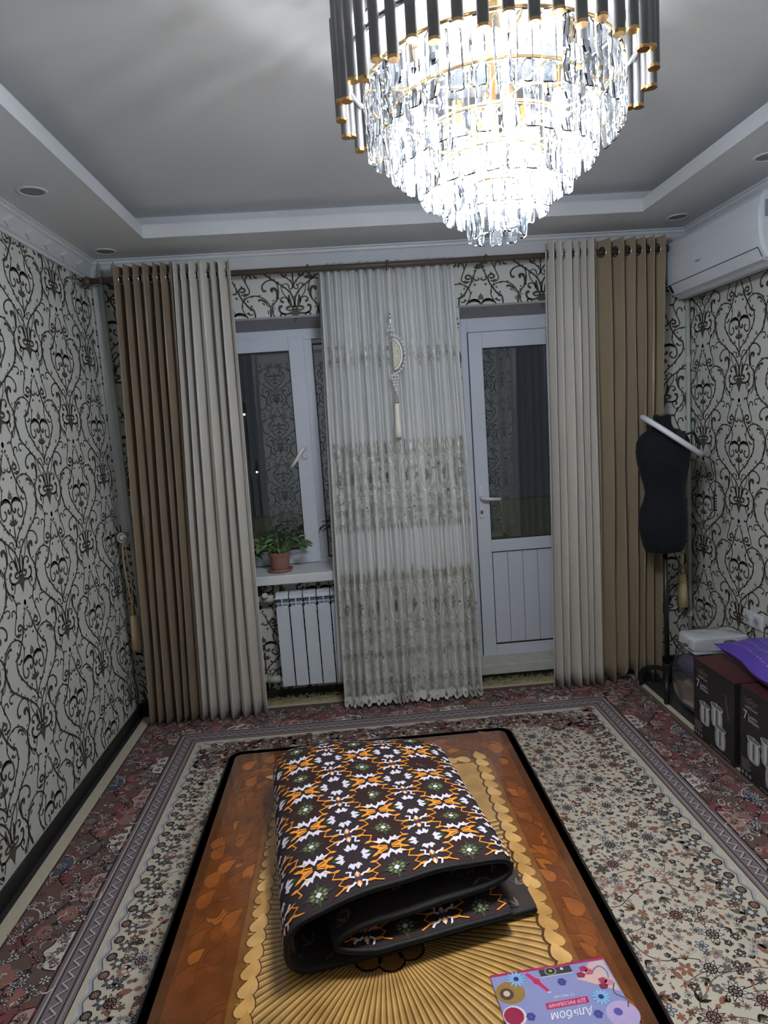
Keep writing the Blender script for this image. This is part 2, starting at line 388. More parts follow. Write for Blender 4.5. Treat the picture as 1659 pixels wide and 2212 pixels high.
def motif():
    k = Ink(); C1 = lin(88, 84, 74); C2 = lin(76, 73, 65); C3 = lin(110, 102, 80)
    for sg in (1, -1):
        f = lambda q: (q[0]*sg/1000, q[1]/1000)
        for i, (w0, w1, w2, pts) in enumerate(MS):
            g = 1.42/1000
            k.curve([f(q) for q in pts], (w0*g, w1*g, w2*g), (C1, C2)[i % 2], .0008, 4)
            k.disc(f(pts[0]), w0*g*.55, C2, .0009, 7)
            if i in (1, 3, 10):           # small leaves sprouting along the long stems
                q = cr([f(p) for p in pts], 4); T = np.gradient(q, axis=0); T /= np.linalg.norm(T, axis=1)[:, None]
                d = np.concatenate([[0], np.cumsum(np.linalg.norm(np.diff(q, axis=0), axis=1))]); nx = .04; sd = 1
                for j in range(len(q)):
                    if d[j] > nx and d[j] < d[-1]-.04:
                        nx += .042; sd = -sd; v_ = np.array([-T[j][1], T[j][0]])*sd
                        k.leaf(q[j], q[j]+v_*.0085+T[j]*.021, .0085, C2, .0010)
        for i, (a, c, w) in enumerate(ML): k.leaf(f(a), f(c), w*1.25/1000, (C2, C3)[i % 3 == 2], .0010)
    for g in MP:
        pts = [(q[0]/1000, q[1]/1000) for q in g]
        k.poly(pts+[(-p[0], p[1]) for p in reversed(pts)], C3 if g is MP[0] else C1, .0011)
    return k.arrays()
def wallpaper(name, parent, fmap, a0, a1, anchor_u, anchor_v, keep, dx=.350, P=.65):
    V, L, S, C = motif(); VV = []; LL = []; SS = []; CC = []; n = 0
    i0 = int(math.floor((a0-anchor_u)/dx))-1; i1 = int(math.ceil((a1-anchor_u)/dx))+1
    for i in range(i0, i1+1):
        for j in range(-6, 7):
            v = anchor_v+j*P+(P/2 if i % 2 else 0)
            if v < -.1 or v-.75 > 2.6: continue
            VV.append(V+np.array([anchor_u+i*dx, v, 0])); LL.append(L+n); SS.append(S); CC.append(C); n += len(V)
    return ink_mesh(name, np.vstack(VV), np.concatenate(LL), np.concatenate(SS), np.vstack(CC), fmap, M_scroll, parent, keep)
inz = lambda v: (v > .07) & (v < 2.553)
wallpaper('scrollwork', wl, lambda u, v, l: np.column_stack([l, u, v]), Y0, D, 3.105, 2.034, lambda u, v: inz(v) & (u > Y0+.01) & (u < D-.005))
wallpaper('scrollwork', wr, lambda u, v, l: np.column_stack([W-l, u, v]), Y0, D, 3.441, 1.684, lambda u, v: inz(v) & (u > Y0+.01) & (u < D-.005), dx=.356)
def keep_back(u, v):
    hole = ((u > WX0-.004) & (u < WX1+.004) & (v > WZ0) & (v < WZ1)) | ((u > DX0-.004) & (u < DX1+.004) & (v < WZ1))
    return inz(v) & ~hole & (u > .01) & (u < W-.01)
wallpaper('scrollwork', wb, lambda u, v, l: np.column_stack([u, D-l, v]), 0, W, 1.143, 2.264, keep_back, dx=.36)
wallpaper('scrollwork', wf, lambda u, v, l: np.column_stack([u, Y0+l, v]), 0, W, 1.2, 2.0, lambda u, v: inz(v) & (u > .01) & (u < W-.01))

# ------------------------------------------------------------------ window with sill, balcony door
FY = 4.10
win = empty('window_1', (WX0, FY, WZ0), 'white plastic window with a tilting sash beside the balcony door', kind='structure')
b = MB(); b.box(WX0, WX0+.05, FY, FY+.06, .80, 2.25); b.box(WX1-.05, WX1, FY, FY+.06, .80, 2.25); b.box(WX0+.05, WX1-.05, FY, FY+.06, 2.185, 2.25); b.box(WX0+.05, WX1-.05, FY, FY+.06, .80, .845); b.box(1.165, 1.215, FY+.001, FY+.061, .845, 2.185)
b.obj('window_frame', M_pvc, win, bevel=.003)
sash = MB(); y0, y1 = FY-.018, FY+.03
SX0, SX1, SZ0, SZ1 = .63, 1.168, .825, 2.20; GX0, GX1, GZ0, GZ1 = .715, 1.075, .91, 2.122
sash.box(SX0, GX0, y0, y1, SZ0, SZ1); sash.box(GX1, SX1, y0, y1, SZ0, SZ1); sash.box(GX0, GX1, y0, y1, GZ1, SZ1); sash.box(GX0, GX1, y0, y1, SZ0, GZ0)
so = sash.obj('sash', M_pvc, win, bevel=.004)
def gasket(x0, x1, z0, z1, y, parent, w=.006):
    g = MB(); g.box(x0, x0+w, y, y+.012, z0, z1); g.box(x1-w, x1, y, y+.012, z0, z1); g.box(x0+w, x1-w, y, y+.012, z0, z0+w); g.box(x0+w, x1-w, y, y+.012, z1-w, z1)
    return g.obj('gasket', M_gasket, parent)
gasket(GX0-.001, GX1+.001, GZ0-.001, GZ1+.001, FY-.004, so)
MB().box(GX0, GX1, FY+.012, FY+.018, GZ0, GZ1).obj('pane', M_glass, win)
gasket(1.214, 1.831, .844, 2.158, FY+.012, win)
MB().box(1.215, 1.83, FY+.026, FY+.032, .845, 2.186).obj('pane', M_glass, win)
hd = MB().box(1.107, 1.135, FY-.030, FY-.018, 1.47, 1.55).obj('handle_plate', M_pvc, so, bevel=.003)
M_handle = pm('cream handle', alb(205, 200, 190, 1.5), .35)
MB().tube([(1.121, FY-.03, 1.535), (1.121, FY-.06, 1.535), (1.105, FY-.066, 1.52), (1.07, FY-.066, 1.468), (1.035, FY-.066, 1.425)], [.011, .011, .012, .011, .010], 8).obj('handle', M_handle, so, smooth=True)
tag(MB().box(WX0-.10, WX1+.07, 3.795, FY+.01, .762, .817).obj('window_sill', M_trim, win, bevel=.006), 'white window board')

door = empty('door_1', (2.45, FY, .08), 'white plastic balcony door with glass above and boarded panel below', kind='structure')
b = MB(); fx0, fx1 = 2.093, 2.797
b.box(fx0, 2.167, FY, FY+.06, .08, 2.25); b.box(2.723, fx1, FY, FY+.06, .08, 2.25); b.box(2.167, 2.723, FY, FY+.06, 2.157, 2.25)
b.obj('door_frame', M_pvc, door, bevel=.003)
lf = MB(); y0, y1 = FY-.02, FY+.03; LX0, LX1 = 2.163, 2.727; HX0, HX1 = 2.247, 2.645
lf.box(LX0, HX0, y0, y1, .085, 2.160); lf.box(HX1, LX1, y0, y1, .085, 2.160); lf.box(HX0, HX1, y0, y1, 2.064, 2.160); lf.box(HX0, HX1, y0, y1, .798, .874); lf.box(HX0, HX1, y0, y1, .085, .188)
leaf = lf.obj('door_leaf', M_pvc, door, bevel=.004)
gasket(HX0-.001, HX1+.001, .873, 2.065, FY-.006, leaf, .005); gasket(HX0-.001, HX1+.001, .187, .799, FY-.012, leaf, .005)
gasket(LX0-.004, LX1+.004, .081, 2.164, FY-.006, leaf, .004)
MB().box(HX0, HX1, FY+.01, FY+.016, .874, 2.064).obj('pane', M_glass, door)
pw = (HX1-HX0-.012)/4
for i in range(4):
    x = HX0+.006+pw*i; MB().box(x+.0012, x+pw-.0012, FY-.003, FY+.012, .194, .792).obj('panel_board', M_pvc, leaf, bevel=.0015)
MB().box(HX0+.004, HX1-.004, FY+.003, FY+.02, .190, .796).obj('panel_back', M_gasket, leaf)
M_hw = pm('white handle', (.8, .81, .84, 1), .25)
pl = MB().box(2.176, 2.206, FY-.032, FY-.02, 1.02, 1.225).obj('lock_plate', M_hw, door, bevel=.006)
MB().tube([(2.191, FY-.03, 1.15), (2.191, FY-.07, 1.15), (2.205, FY-.078, 1.147), (2.25, FY-.078, 1.142), (2.305, FY-.078, 1.138)], [.011, .011, .011, .010, .010], 8).obj('lever_handle', M_hw, door, smooth=True)
MB().lathe([(.001, 0), (.011, 0), (.011, .004), (.001, .004)], n=12).obj('key_cylinder', M_chrome, pl, loc=(2.191, FY-.034, 1.062), rot=(PI/2, 0, 0))
MB().box(2.189, 2.193, FY-.040, FY-.036, 1.045, 1.066).obj('key_slot', M_black, pl)
# threshold step
M_step = pm('worn plaster step', alb(165, 165, 155, 1.5), .85, var=.2, scale=16, bump=.3, bscale=30)
th = MB(); th.box(DX0, DX1, D-.03, WT+.05, .055, .118); th.box(DX0, DX1, D-.012, WT, 0, .055)
tag(th.obj('trim_4', M_step, bevel=.006), 'worn cement threshold under the balcony door', kind='structure')
tag(MB().box(DX0+.01, DX1-.01, D-.016, D-.011, .004, .054).obj('trim_5', M_dark), 'black strip under the balcony threshold', kind='structure')
# balcony outside
tag(MB().box(-.6, W+.6, D+.2, 5.25, -.12, -.02).obj('floor_balcony', M_plaster), 'concrete balcony floor', kind='structure')
tag(MB().box(-.6, W+.6, 5.10, 5.25, -.02, .99).obj('wall_balcony', M_night), 'ochre balcony parapet seen through the door glass', kind='structure')
def lamp_post(x, y, z, label):
    e = empty('street_lamp', (x, y, -6), label, 'street lamp', 'street lamps far out in the night')
    MB().tube([(x, y+.2, -6), (x, y+.2, z+.25), (x, y+.1, z+.3), (x, y, z+.12)], .03, 8).obj('pole', M_black, e)
    m = bpy.data.materials.get('lamp glow')
    if not m:
        m = bpy.data.materials.new('lamp glow'); m.use_nodes = True; bs = m.node_tree.nodes['Principled BSDF']
        setin(bs, 'Emission Color', (1, .97, .9, 1)); setin(bs, 'Emission Strength', 40)
    MB().lathe([(.001, .12), (.06, .10), (.075, .04), (.07, .03), (.001, .03)], (x, y, z), 12).obj('lamp_head', M_black, e)
    MB().sphere((x, y, z), .022).obj('bulb', m, e)
lamp_post(-1.073, 18, .62, 'distant white street lamp low in the window glass')
lamp_post(-1.296, 18.2, 2.18, 'distant dim street lamp higher in the window glass')

# ------------------------------------------------------------------ chandelier
CH = (1.765, 1.60)
ch = empty('chandelier', (CH[0], CH[1], 2.79), 'tiered crystal chandelier with dark tubes and glowing bulbs in the ceiling tray', 'chandelier')
M_crys = mixmat('lead crystal', (.93, .96, 1, 1), .05, .02, .007, (.92, .96, 1, 1))
M_tube = pm('gunmetal tube', (.20, .20, .205, 1), .35, .85)
M_bulb = bpy.data.materials.new('bulb glow'); M_bulb.use_nodes = True
setin(M_bulb.node_tree.nodes['Principled BSDF'], 'Emission Color', (*LIGHT_COL, 1)); setin(M_bulb.node_tree.nodes['Principled BSDF'], 'Emission Strength', 14.)
MB().lathe([(.001, 0), (.16, 0), (.16, -.012), (.14, -.03), (.001, -.03)], (CH[0], CH[1], 2.79), 32).obj('ceiling_plate', M_tube, ch)
MB().tube([(CH[0], CH[1], 2.765), (CH[0], CH[1], 2.14)], .011, 10).obj('stem', M_gold, ch)
TIERS = [(.285, 40, 2.385, .125), (.230, 32, 2.327, .125), (.172, 24, 2.272, .125), (.116, 16, 2.220, .118), (.060, 9, 2.166, .114)]
def crystal_mesh(L, w, d):
    b = MB(); V = []; prof = [(0, .45, .5), (-.008, 1, .8), (-L*.3, 1, 1.15), (-L*.5, 1, .75), (-L*.7, 1, 1.15), (-L+.004, 1, .8), (-L, .86, .5)]
    sec = [(-.5, -.15), (-.36, -.5), (.36, -.5), (.5, -.15), (.5, .15), (.36, .5), (-.36, .5), (-.5, .15)]
    F = []
    for z, sx, sy in prof:
        for p in sec: V.append((p[0]*w*sx, p[1]*d*sy, z))
    n = len(sec)
    for i in range(len(prof)-1):
        for k in range(n): F.append((i*n+k, i*n+(k+1) % n, (i+1)*n+(k+1) % n, (i+1)*n+k))
    F += [tuple(range(n)), tuple((len(prof)-1)*n+k for k in range(n-1, -1, -1))]
    return b.add(V, F).fixed('crystal')
for ti, (R, n, zt, L) in enumerate(TIERS):
    me = crystal_mesh(L, .031, .013)
    rg = MB().torus((CH[0], CH[1], zt+.006), R, .0045, 48, 6)
    for k in range(4):
        a = PI/2*k+ti*.3; rg.tube([(CH[0], CH[1], zt+.006), (CH[0]+R*math.cos(a), CH[1]+R*math.sin(a), zt+.006)], .003, 6)
    rg.obj('tier_ring', M_gold, ch, smooth=True)
    for k in range(n):
        a = 2*PI*(k+.5*(ti % 2))/n
        link('crystal', me, M_crys, ch, loc=(CH[0]+R*math.cos(a), CH[1]+R*math.sin(a), zt+.002), rot=(random.uniform(-.04, .04), random.uniform(-.03, .03), a+PI/2+random.uniform(-.25, .25)))
R0 = .345
hoop = MB().torus((CH[0], CH[1], 2.43), R0-.016, .006, 56, 6).torus((CH[0], CH[1], 2.52), R0-.016, .006, 56, 6)
for k in range(6):
    a = PI/3*k; hoop.tube([(CH[0], CH[1], 2.52), (CH[0]+R0*math.cos(a)*.95, CH[1]+R0*math.sin(a)*.95, 2.52)], .005, 6)
MB().lathe([(.001, .006), (.295, .006), (.295, 0), (.001, 0)], (CH[0], CH[1], 2.50), 40).obj('uplight_shield', M_tube, ch)  # added disc, blocks the bulbs' direct light towards the ceiling above
hoop.obj('outer_hoop', M_tube, ch, smooth=True)
tme = MB().tube([(0, 0, 0), (0, 0, .21)], .0115, 12, cap=False).fixed('tube')
cme = MB().lathe([(.0118, .0), (.0121, .0), (.0121, .006), (.0118, .006), (.0100, .005), (.0100, 0), (.0118, 0)], n=12).fixed('gold_rim')
for k in range(48):
    a = 2*PI*k/48; dz = (.0, .018)[k % 2]
    t = link('tube', tme, M_tube, ch, loc=(CH[0]+R0*math.cos(a), CH[1]+R0*math.sin(a), 2.330+dz), smooth=True)
    link('gold_rim', cme, M_gold, t, loc=(CH[0]+R0*math.cos(a), CH[1]+R0*math.sin(a), 2.328+dz))
bme = MB().lathe([(.001, -.062), (.006, -.058), (.013, -.045), (.017, -.028), (.014, -.008), (.010, 0), (.001, 0)], n=14).fixed('bulb')
sme = MB().lathe([(.001, .05), (.012, .05), (.012, 0), (.010, -.004), (.001, -.004)], n=12).fixed('lamp_holder')
BP = [(CH[0]+.19*math.cos(PI/3*k+.35), CH[1]+.19*math.sin(PI/3*k+.35), 2.405) for k in range(6)] + [(CH[0]+.085*math.cos(PI/2*k+.2), CH[1]+.085*math.sin(PI/2*k+.2), 2.30) for k in range(4)]
for p in BP:
    link('lamp_holder', sme, M_gold, ch, loc=p)
    bo = link('bulb', bme, M_bulb, ch, loc=p, smooth=True); bo.visible_shadow = True
    ld = bpy.data.lights.new('bulb_light', 'POINT'); ld.energy = BULB_W; ld.color = LIGHT_COL; ld.shadow_soft_size = .045
    lo = bpy.data.objects.new('bulb_light', ld); COL.objects.link(lo); lo.location = (p[0], p[1], p[2]-.112); put(lo, ch)

# ------------------------------------------------------------------ ceiling spots (switched off)
M_spot = pm('spot glass', (.26, .27, .27, 1), .5)
for x, y, lb in ((.217, 2.828, 'unlit round ceiling spot above the left wall'), (3.235, 2.85, 'unlit round ceiling spot above the air conditioner'), (.185, 3.72, 'unlit round ceiling spot in the corner over the brown curtain'), (3.26, 3.66, 'unlit round ceiling spot in the corner over the gold curtain')):
    e = empty('ceiling_spot', (x, y, H), lb, 'spotlight', 'round spots in the lower ceiling')
    MB().lathe([(.044, .004), (.044, -.002), (.050, -.005), (.058, -.003), (.058, .004)], (x, y, H), 28).obj('rim', M_ceil, e)
    MB().lathe([(.001, 0), (.045, 0), (.045, -.002), (.001, -.002)], (x, y, H), 24).obj('lens', M_spot, e)

# ------------------------------------------------------------------ curtain rod
RZ, RY = 2.508, 3.750
M_rod = pm('brown rod', (.10, .072, .055, 1), .5, var=.2, scale=30, stretch=(.05, 1, 1))
rod = empty('curtain_rod', (1.6, RY, RZ), 'long brown curtain rod across the far wall', 'curtain rod')
MB().tube([(.075, RY, RZ), (3.205, RY, RZ)], .016, 12).obj('rod', M_rod, rod, smooth=True)
for x in (.062, 3.227): MB().lathe([(.001, -.02), (.022, -.018), (.027, 0), (.022, .018), (.001, .02)], n=14).obj('finial', M_rod, rod, loc=(x, RY, RZ), rot=(0, PI/2, 0), smooth=True)
for x in (.14, 1.24, 2.22):
    MB().tube([(x, D, RZ), (x, RY, RZ)], .010, 8).lathe([(.001, .004), (.03, .004), (.03, -.004), (.001, -.004)], (x, D-.006, RZ), 12).torus((x, RY, RZ), .020, .006, 16, 6, Matrix.Rotation(PI/2, 3, 'Y')).obj('bracket', M_rod, rod)
MB().torus((1.674, RY, RZ-.004), .022, .007, 20, 8, Matrix.Rotation(PI/2, 3, 'Y')).obj('rod_clamp', M_rod, rod, smooth=True)

# ------------------------------------------------------------------ curtains
def fold_fn(x0t, x1t, x0b, x1b, zt, zb, yc, n, amp, seed, lean=.35, prf=.75, ytop=None):
    rnd = random.Random(seed); am = [amp*rnd.uniform(.75, 1.15) for _ in range(n+2)]; ph = [rnd.uniform(-.10, .10) for _ in range(n+2)]; dr = rnd.uniform(-.5, .5)
    w = [rnd.uniform(.75, 1.3) for _ in range(n)]; cw = np.concatenate([[0], np.cumsum(w)])/sum(w)
    def P(s, z):
        s = np.asarray(s, float); z = np.asarray(z, float); t = (zt-z)/(zt-zb)
        q = np.clip(s, 0, 1)*n; i = np.minimum(q.astype(int), n-1); fr_ = q-i
        base = cw[i]+(cw[i+1]-cw[i])*fr_
        a = np.array(am)[i]*(1-fr_)+np.array(am)[i+1]*fr_
        phi = 2*PI*q+np.array(ph)[i]*2*np.sin(PI*fr_)+.25*np.sin(3*t+seed)
        xx = base-(lean/n)*.30*np.sin(phi)
        X = (x0t+(x1t-x0t)*xx)*(1-t)+(x0b+(x1b-x0b)*xx)*t+.006*np.sin(t*5+q*2.1+seed)*t*np.sin(PI*np.clip(s, 0, 1))
        Y = yc-a*(2*np.abs(np.cos(phi/2))**prf-1)*(1+.14*np.sin(t*4+i*1.7))+.006*np.sin(9*t+i*2.3)
        if ytop is not None: Y = Y+(ytop-yc)*np.clip((z-.85)/1.65, 0, 1)     # hangs further back at the top, falls in front of the window board
        return X, Y
    return P
def curtain(name, label, mat, cfg, eye=True, hem=None, per=12, nz=26, emat=None, group=None, parent_name='cloth', cat='curtain', tail=0):
    x0t, x1t, x0b, x1b, zt, zb, yc, n, amp, seed = cfg[:10]; P = fold_fn(*cfg)
    e = empty(name, ((x0b+x1b)/2, yc, zb), label, cat, group)
    if eye: per = 28
    S = np.linspace(0, 1, n*per+1); G = []
    rows = np.linspace(zt, zb, nz+1)
    if eye: rows = np.concatenate([np.arange(zt, RZ-.05, -.006), np.linspace(RZ-.06, zb, nz)])
    for zr in rows:
        t = (zt-zr)/(zt-zb); zz = np.full_like(S, zr)
        if hem is not None and t > .6: zz = zz+hem(S)*((t-.6)/.4)**2
        X, Y = P(S, zz); G.append(np.column_stack([X, Y, zz]))
    if tail:                                # side hem turned straight back towards the wall
        G = [np.vstack([r_, r_[-1]+np.outer(np.linspace(.06, 1, 16), (0, .085, 0))]) if tail > 0 else np.vstack([r_[0]+np.outer(np.linspace(1, .06, 16), (0, .085, 0)), r_]) for r_ in G]
    g = MB().grid(G); rings = []
    if eye:                                 # an eyelet wherever the cloth crosses the rod
        ss = np.linspace(.004, .996, 4000); yy = P(ss, np.full_like(ss, RZ))[1]-RY
        rings = [float((ss[i]+ss[i+1])/2) for i in range(len(ss)-1) if yy[i]*yy[i+1] < 0]
        cen = [(float(P(np.array([s]), np.array([RZ]))[0][0]), RY, RZ) for s in rings]
        if tail: xt = float(P(np.array([1. if tail > 0 else 0.]), np.array([RZ]))[0][0]); cen.append((xt, RY, RZ))
        V_ = np.array(g.v)
        def holed(f):
            m = V_[list(f)].mean(axis=0)
            return abs(m[2]-RZ) < .03 and ((m[1]-RY)**2+(m[2]-RZ)**2 < .0205**2 or any((m[0]-c[0])**2+(m[1]-c[1])**2+(m[2]-c[2])**2 < .0262**2 for c in cen))
        g.f = [f for f in g.f if not holed(f)]
    g.obj(parent_name, mat, e, smooth=True, solid=.003)
    if eye and tail: MB().torus((xt, RY, RZ), .0270, .0055, 20, 6, Matrix.Rotation(PI/2, 3, 'Y')).obj('eyelet', emat or M_chrome, e, smooth=True)
    if eye:
        for s in rings:
            X, Y = P(np.array([s-.003]), np.array([RZ])); X2, Y2 = P(np.array([s+.003]), np.array([RZ]))
            tv = Vector((float(X2[0]-X[0]), float(Y2[0]-Y[0]), 0)).normalized(); nv = Vector((-tv.y, tv.x, 0))
            Mx = Matrix((tv, Vector((0, 0, 1)), nv)).transposed()
            MB().torus(((float(X[0])+float(X2[0]))/2, RY, RZ), .0270, .0055, 20, 6, Mx).obj('eyelet', emat or M_chrome, e, smooth=True)
    return e, P
M_brown = pm('bronze satin', (.300, .225, .150, 1), .38, var=.10, scale=40, bump=.05, stretch=(1, 1, .05), sheen=.2)
M_cream = pm('cream velvet', (.66, .62, .555, 1), .6, var=.06, scale=50, bump=.06, sheen=.3)
M_goldc = pm('old gold satin', (.37, .290, .195, 1), .32, var=.10, scale=40, bump=.05, stretch=(1, 1, .05), sheen=.2)
curtain('eyelet_curtain', 'brown bronze satin eyelet curtain hanging in the corner by the left wall', M_brown, (.222, .524, .130, .426, 2.572, .022, 3.733, 6, .050, 3), tail=1)
curtain('eyelet_curtain', 'cream velvet eyelet curtain beside the brown one, in front of the window', M_cream, (.535, .832, .437, .808, 2.571, .022, 3.733, 6, .050, 5, .35, .6))
curtain('eyelet_curtain', 'cream velvet eyelet curtain hanging over the balcony door edge', M_cream, (2.540, 2.800, 2.500, 2.790, 2.571, .022, 3.735, 6, .048, 8, .35, .6))
def bunch(s): return .085*np.exp(-((s-.36)/.10)**2)+.05*np.exp(-((s-.68)/.07)**2)+.03*np.sin(s*23)**2
curtain('eyelet_curtain', 'old gold satin eyelet curtain with rumpled hem behind the dress form', M_goldc, (2.813, 3.205, 2.803, 3.160, 2.571, .018, 3.735, 6, .046, 11, .6, 1.1), hem=bunch, tail=-1)

# tulle with embroidered bands, lining behind
M_tulle = pm('tulle net', (.66, .66, .645, 1), .7, var=.06, scale=180, bump=.1, bscale=400, alpha=.95, sheen=.2)
M_lin = pm('ivory lining', alb(182, 181, 176, 2.1), .6, var=.05, scale=30, sheen=.2)
TC = (1.304, 2.043, 1.255, 2.065, 2.541, .045, 3.706, 15, .040, 21, .1, .5, 3.822)
tu, TP = curtain('embroidered_tulle', 'ivory tulle curtain with three embroidered bands between window and door', M_tulle, TC, eye=False, per=10, nz=30, parent_name='net',
                 hem=lambda s: .012*np.abs(np.sin(s*PI*30)))
LC = (1.294, 2.031, 1.228, 2.040, 2.530, .15, 3.772, 15, .012, 21, .35, .75, 3.885)
LP = fold_fn(*LC); S = np.linspace(0, 1, 151); G = []
for j in range(25):
    zz = np.full_like(S, 2.530-(2.530-.15)*j/24); X, Y = LP(S, zz); G.append(np.column_stack([X, Y, zz]))
MB().grid(G).obj('lining', M_lin, tu, smooth=True, solid=.002)
MB().tube([(1.304, 3.862, 2.530), (2.043, 3.862, 2.530)], .004, 6).obj('heading_tape', M_lin, tu)
M_emb = inkmat('embroidery thread', .45, noise=.15, scale=120)
emb = Ink(); rnd = random.Random(4)
EC = [(.82, .81, .76, 1), (.56, .545, .46, 1), (.42, .40, .32, 1), (.74, .73, .67, 1), (.22, .205, .15, 1)]
FW = 1.9                                    # flat cloth width in metres; u runs 0..FW
def scrolls(u, v, r, c):
    for sg in (1, -1):
        emb.curve([(u, v), (u+sg*r*.5, v+r*.35), (u+sg*r, v+r*.1), (u+sg*r*.95, v-r*.45), (u+sg*r*.55, v-r*.4), (u+sg*r*.6, v-r*.1)], (r*.10, r*.18, r*.12), c, .0022, 4)
def oval(u, v, ru, rv, c): emb.ring((u, v), ru, .008, c, .0024, 22, rv); emb.ring((u, v), ru*.82, .004, EC[1], .0024, 18, rv*.82)
def rose(u, v, r):
    emb.flower((u, v), r, 6, EC[4], EC[2], EC[0], .0030, rnd.random(), .0003); emb.leaf((u, v-r*.6), (u-r*.7, v-r*1.7), r*.5, EC[4], .0028); emb.leaf((u, v-r*.6), (u+r*.7, v-r*1.6), r*.5, EC[2], .0028)
per = FW/8
for i in range(8):
    u = per*(i+.5)
    for du in (-.25, 0, .25):                # narrow top band
        x = u+per*du; z = 2.03+.01*math.cos(i*3+du*8)
        scrolls(x, z, .034, EC[0]); scrolls(x, z-.045, .024, EC[3]); emb.leaf((x, z+.02), (x, z+.075), .018, EC[0], .0022); emb.disc((x, z-.012), .010, EC[1], .0025)
    # middle band
    oval(u, 1.36, .082, .105, EC[0]); rose(u, 1.36, .026)
    for du in (-.5, -.28, 0, .28):
        x = u+per*du; emb.leaf((x, 1.47), (x, 1.56), .030, EC[2], .0021); emb.leaf((x, 1.485), (x, 1.54), .014, EC[0], .0023)
        scrolls(x, 1.475, .030, EC[3]); scrolls(x+.02, 1.235, .034, EC[0]); scrolls(x, 1.165, .030, EC[1]); scrolls(x+.03, 1.115, .026, EC[3]); emb.leaf((x+.02, 1.10), (x+.025, 1.045), .022, EC[2], .0021)
    # lower band
    oval(u, .63, .080, .115, EC[0]); oval(u, .63, .092, .128, EC[1]); rose(u, .62, .030)
    for du in (-.5, -.25, 0, .25):
        x = u+per*du; emb.leaf((x, .74), (x, .83+.02*math.cos(du*9)), .032, EC[2], .0021); scrolls(x, .745, .036, EC[0]); scrolls(x+.015, .465, .040, EC[1]); scrolls(x-.01, .400, .034, EC[0]); scrolls(x, .335, .032, EC[2])
        emb.curve([(x-.03, .30), (x-.045, .24), (x, .19), (x+.045, .24), (x+.03, .30)], (.004, .009, .004), EC[0], .0022, 4)
        emb.flower((x, .165), .026, 6, EC[0], EC[2], EC[1], .0022, 0, .0003)
    for k2 in range(230):                    # small corded work filling the bands
        bu, bv = u+per*rnd.uniform(-.5, .5), rnd.choice([rnd.uniform(1.07, 1.53)]*5+[rnd.uniform(.30, .80)]*5+[rnd.uniform(.12, .30)]*2+[rnd.uniform(1.98, 2.09)])
        scrolls(bu, bv, rnd.uniform(.012, .024), EC[3] if bv > 1.9 else rnd.choice((EC[1], EC[1], EC[3], EC[0], EC[2])))
    for k2 in range(60):
        emb.disc((u+per*rnd.uniform(-.5, .5), rnd.choice([rnd.uniform(1.09, 1.50), rnd.uniform(.30, .76)])), rnd.uniform(.004, .009), rnd.choice(EC), .0026, 6)
    for k2 in range(4):                     # scalloped hem
        x = u+per*(k2-1.5)/4; emb.poly([(x-per/8, .085), (x-per/8, .045), (x-per/14, .032), (x, .028), (x+per/14, .032), (x+per/8, .045), (x+per/8, .085), (x+per/16, .10), (x, .082), (x-per/16, .10)], EC[0], .0020)
        scrolls(x, .105, .030, EC[3])
def tmap(u, v, l):
    s = np.clip(u/FW, 0, 1); X, Y = TP(s, v); X2, Y2 = TP(np.clip(s+.002, 0, 1), v); X1, Y1 = TP(np.clip(s-.002, 0, 1), v)
    tx, ty = X2-X1, Y2-Y1; q = np.sqrt(tx*tx+ty*ty)+1e-9
    return np.column_stack([X+ty/q*l*1.6, Y-tx/q*l*1.6-.001, v])
emb.build('embroidery', tmap, M_emb, tu, keep=lambda u, v: (u > .004) & (u < FW-.004))

# pearl tie-back hanging in front of the tulle
M_pearl = pm('pearl', (.78, .76, .70, 1), .18, var=.05, coat=.6)
M_tassel = pm('beige silk tassel', alb(172, 152, 120, 2.1), .5, var=.18, scale=90, stretch=(1, 1, .03), bump=.25, bscale=150)
py = 3.682
pd = empty('pearl_tieback', (1.674, py, 2.5), 'half-round pearl curtain tie-back with tassel hanging before the tulle', 'curtain tieback')
MB().tube([(1.674, RY-.022, 2.487), (1.664, py, 2.24)], .0016, 6).obj('cord', M_tassel, pd)
MB().lathe([(.001, .018), (.006, .010), (.005, -.012), (.001, -.018)], (1.664, py, 2.225), 10).obj('top_bead', M_chrome, pd, smooth=True)
MB().tube([(1.664, py, 2.21), (1.664, py, 2.19)], .0015, 6).obj('link', M_gold, pd)
half = [(1.668+.048*math.cos(a), 2.02+.082*math.sin(a)) for a in np.linspace(-PI/2, PI/2, 14)]
MB().prism([(1.668, 1.938)]+half+[(1.668, 2.102)], 'y', py-.004, py+.006).obj('medallion', pm('gilt medallion', (.30, .28, .20, 1), .4, .3, var=.2, scale=120, bump=.4), pd)
MB().tube([(x, py-.006, z) for x, z in half], .005, 8).obj('medallion_rim', M_pearl, pd, smooth=True)
b = MB()
for x, z in [(1.668+.066*math.cos(a), 2.02+.104*math.sin(a)) for a in np.linspace(-PI/2, PI/2, 15)]: b.sphere((x, py-.002, z), .0078)
for i, z in enumerate((2.185, 2.168, 2.150)):
    for j in range(i+1): b.sphere((1.664+(j-i/2)*.016, py-.002, z), .0068)
for i, (z, w) in enumerate(((1.905, 3), (1.888, 3), (1.871, 2), (1.855, 2), (1.840, 1), (1.826, 1))):
    for j in range(w): b.sphere((1.672+(j-(w-1)/2)*.016, py-.002, z), .0078)
tag(b.obj('pearls', M_pearl, pd, smooth=True), kind='stuff')
MB().lathe([(.001, .03), (.006, .028), (.004, .018), (.010, .006), (.012, -.02), (.016, -.028), (.016, -.034), (.001, -.034)], (1.671, py, 1.79), 14).obj('tassel_bell', M_chrome, pd, smooth=True)
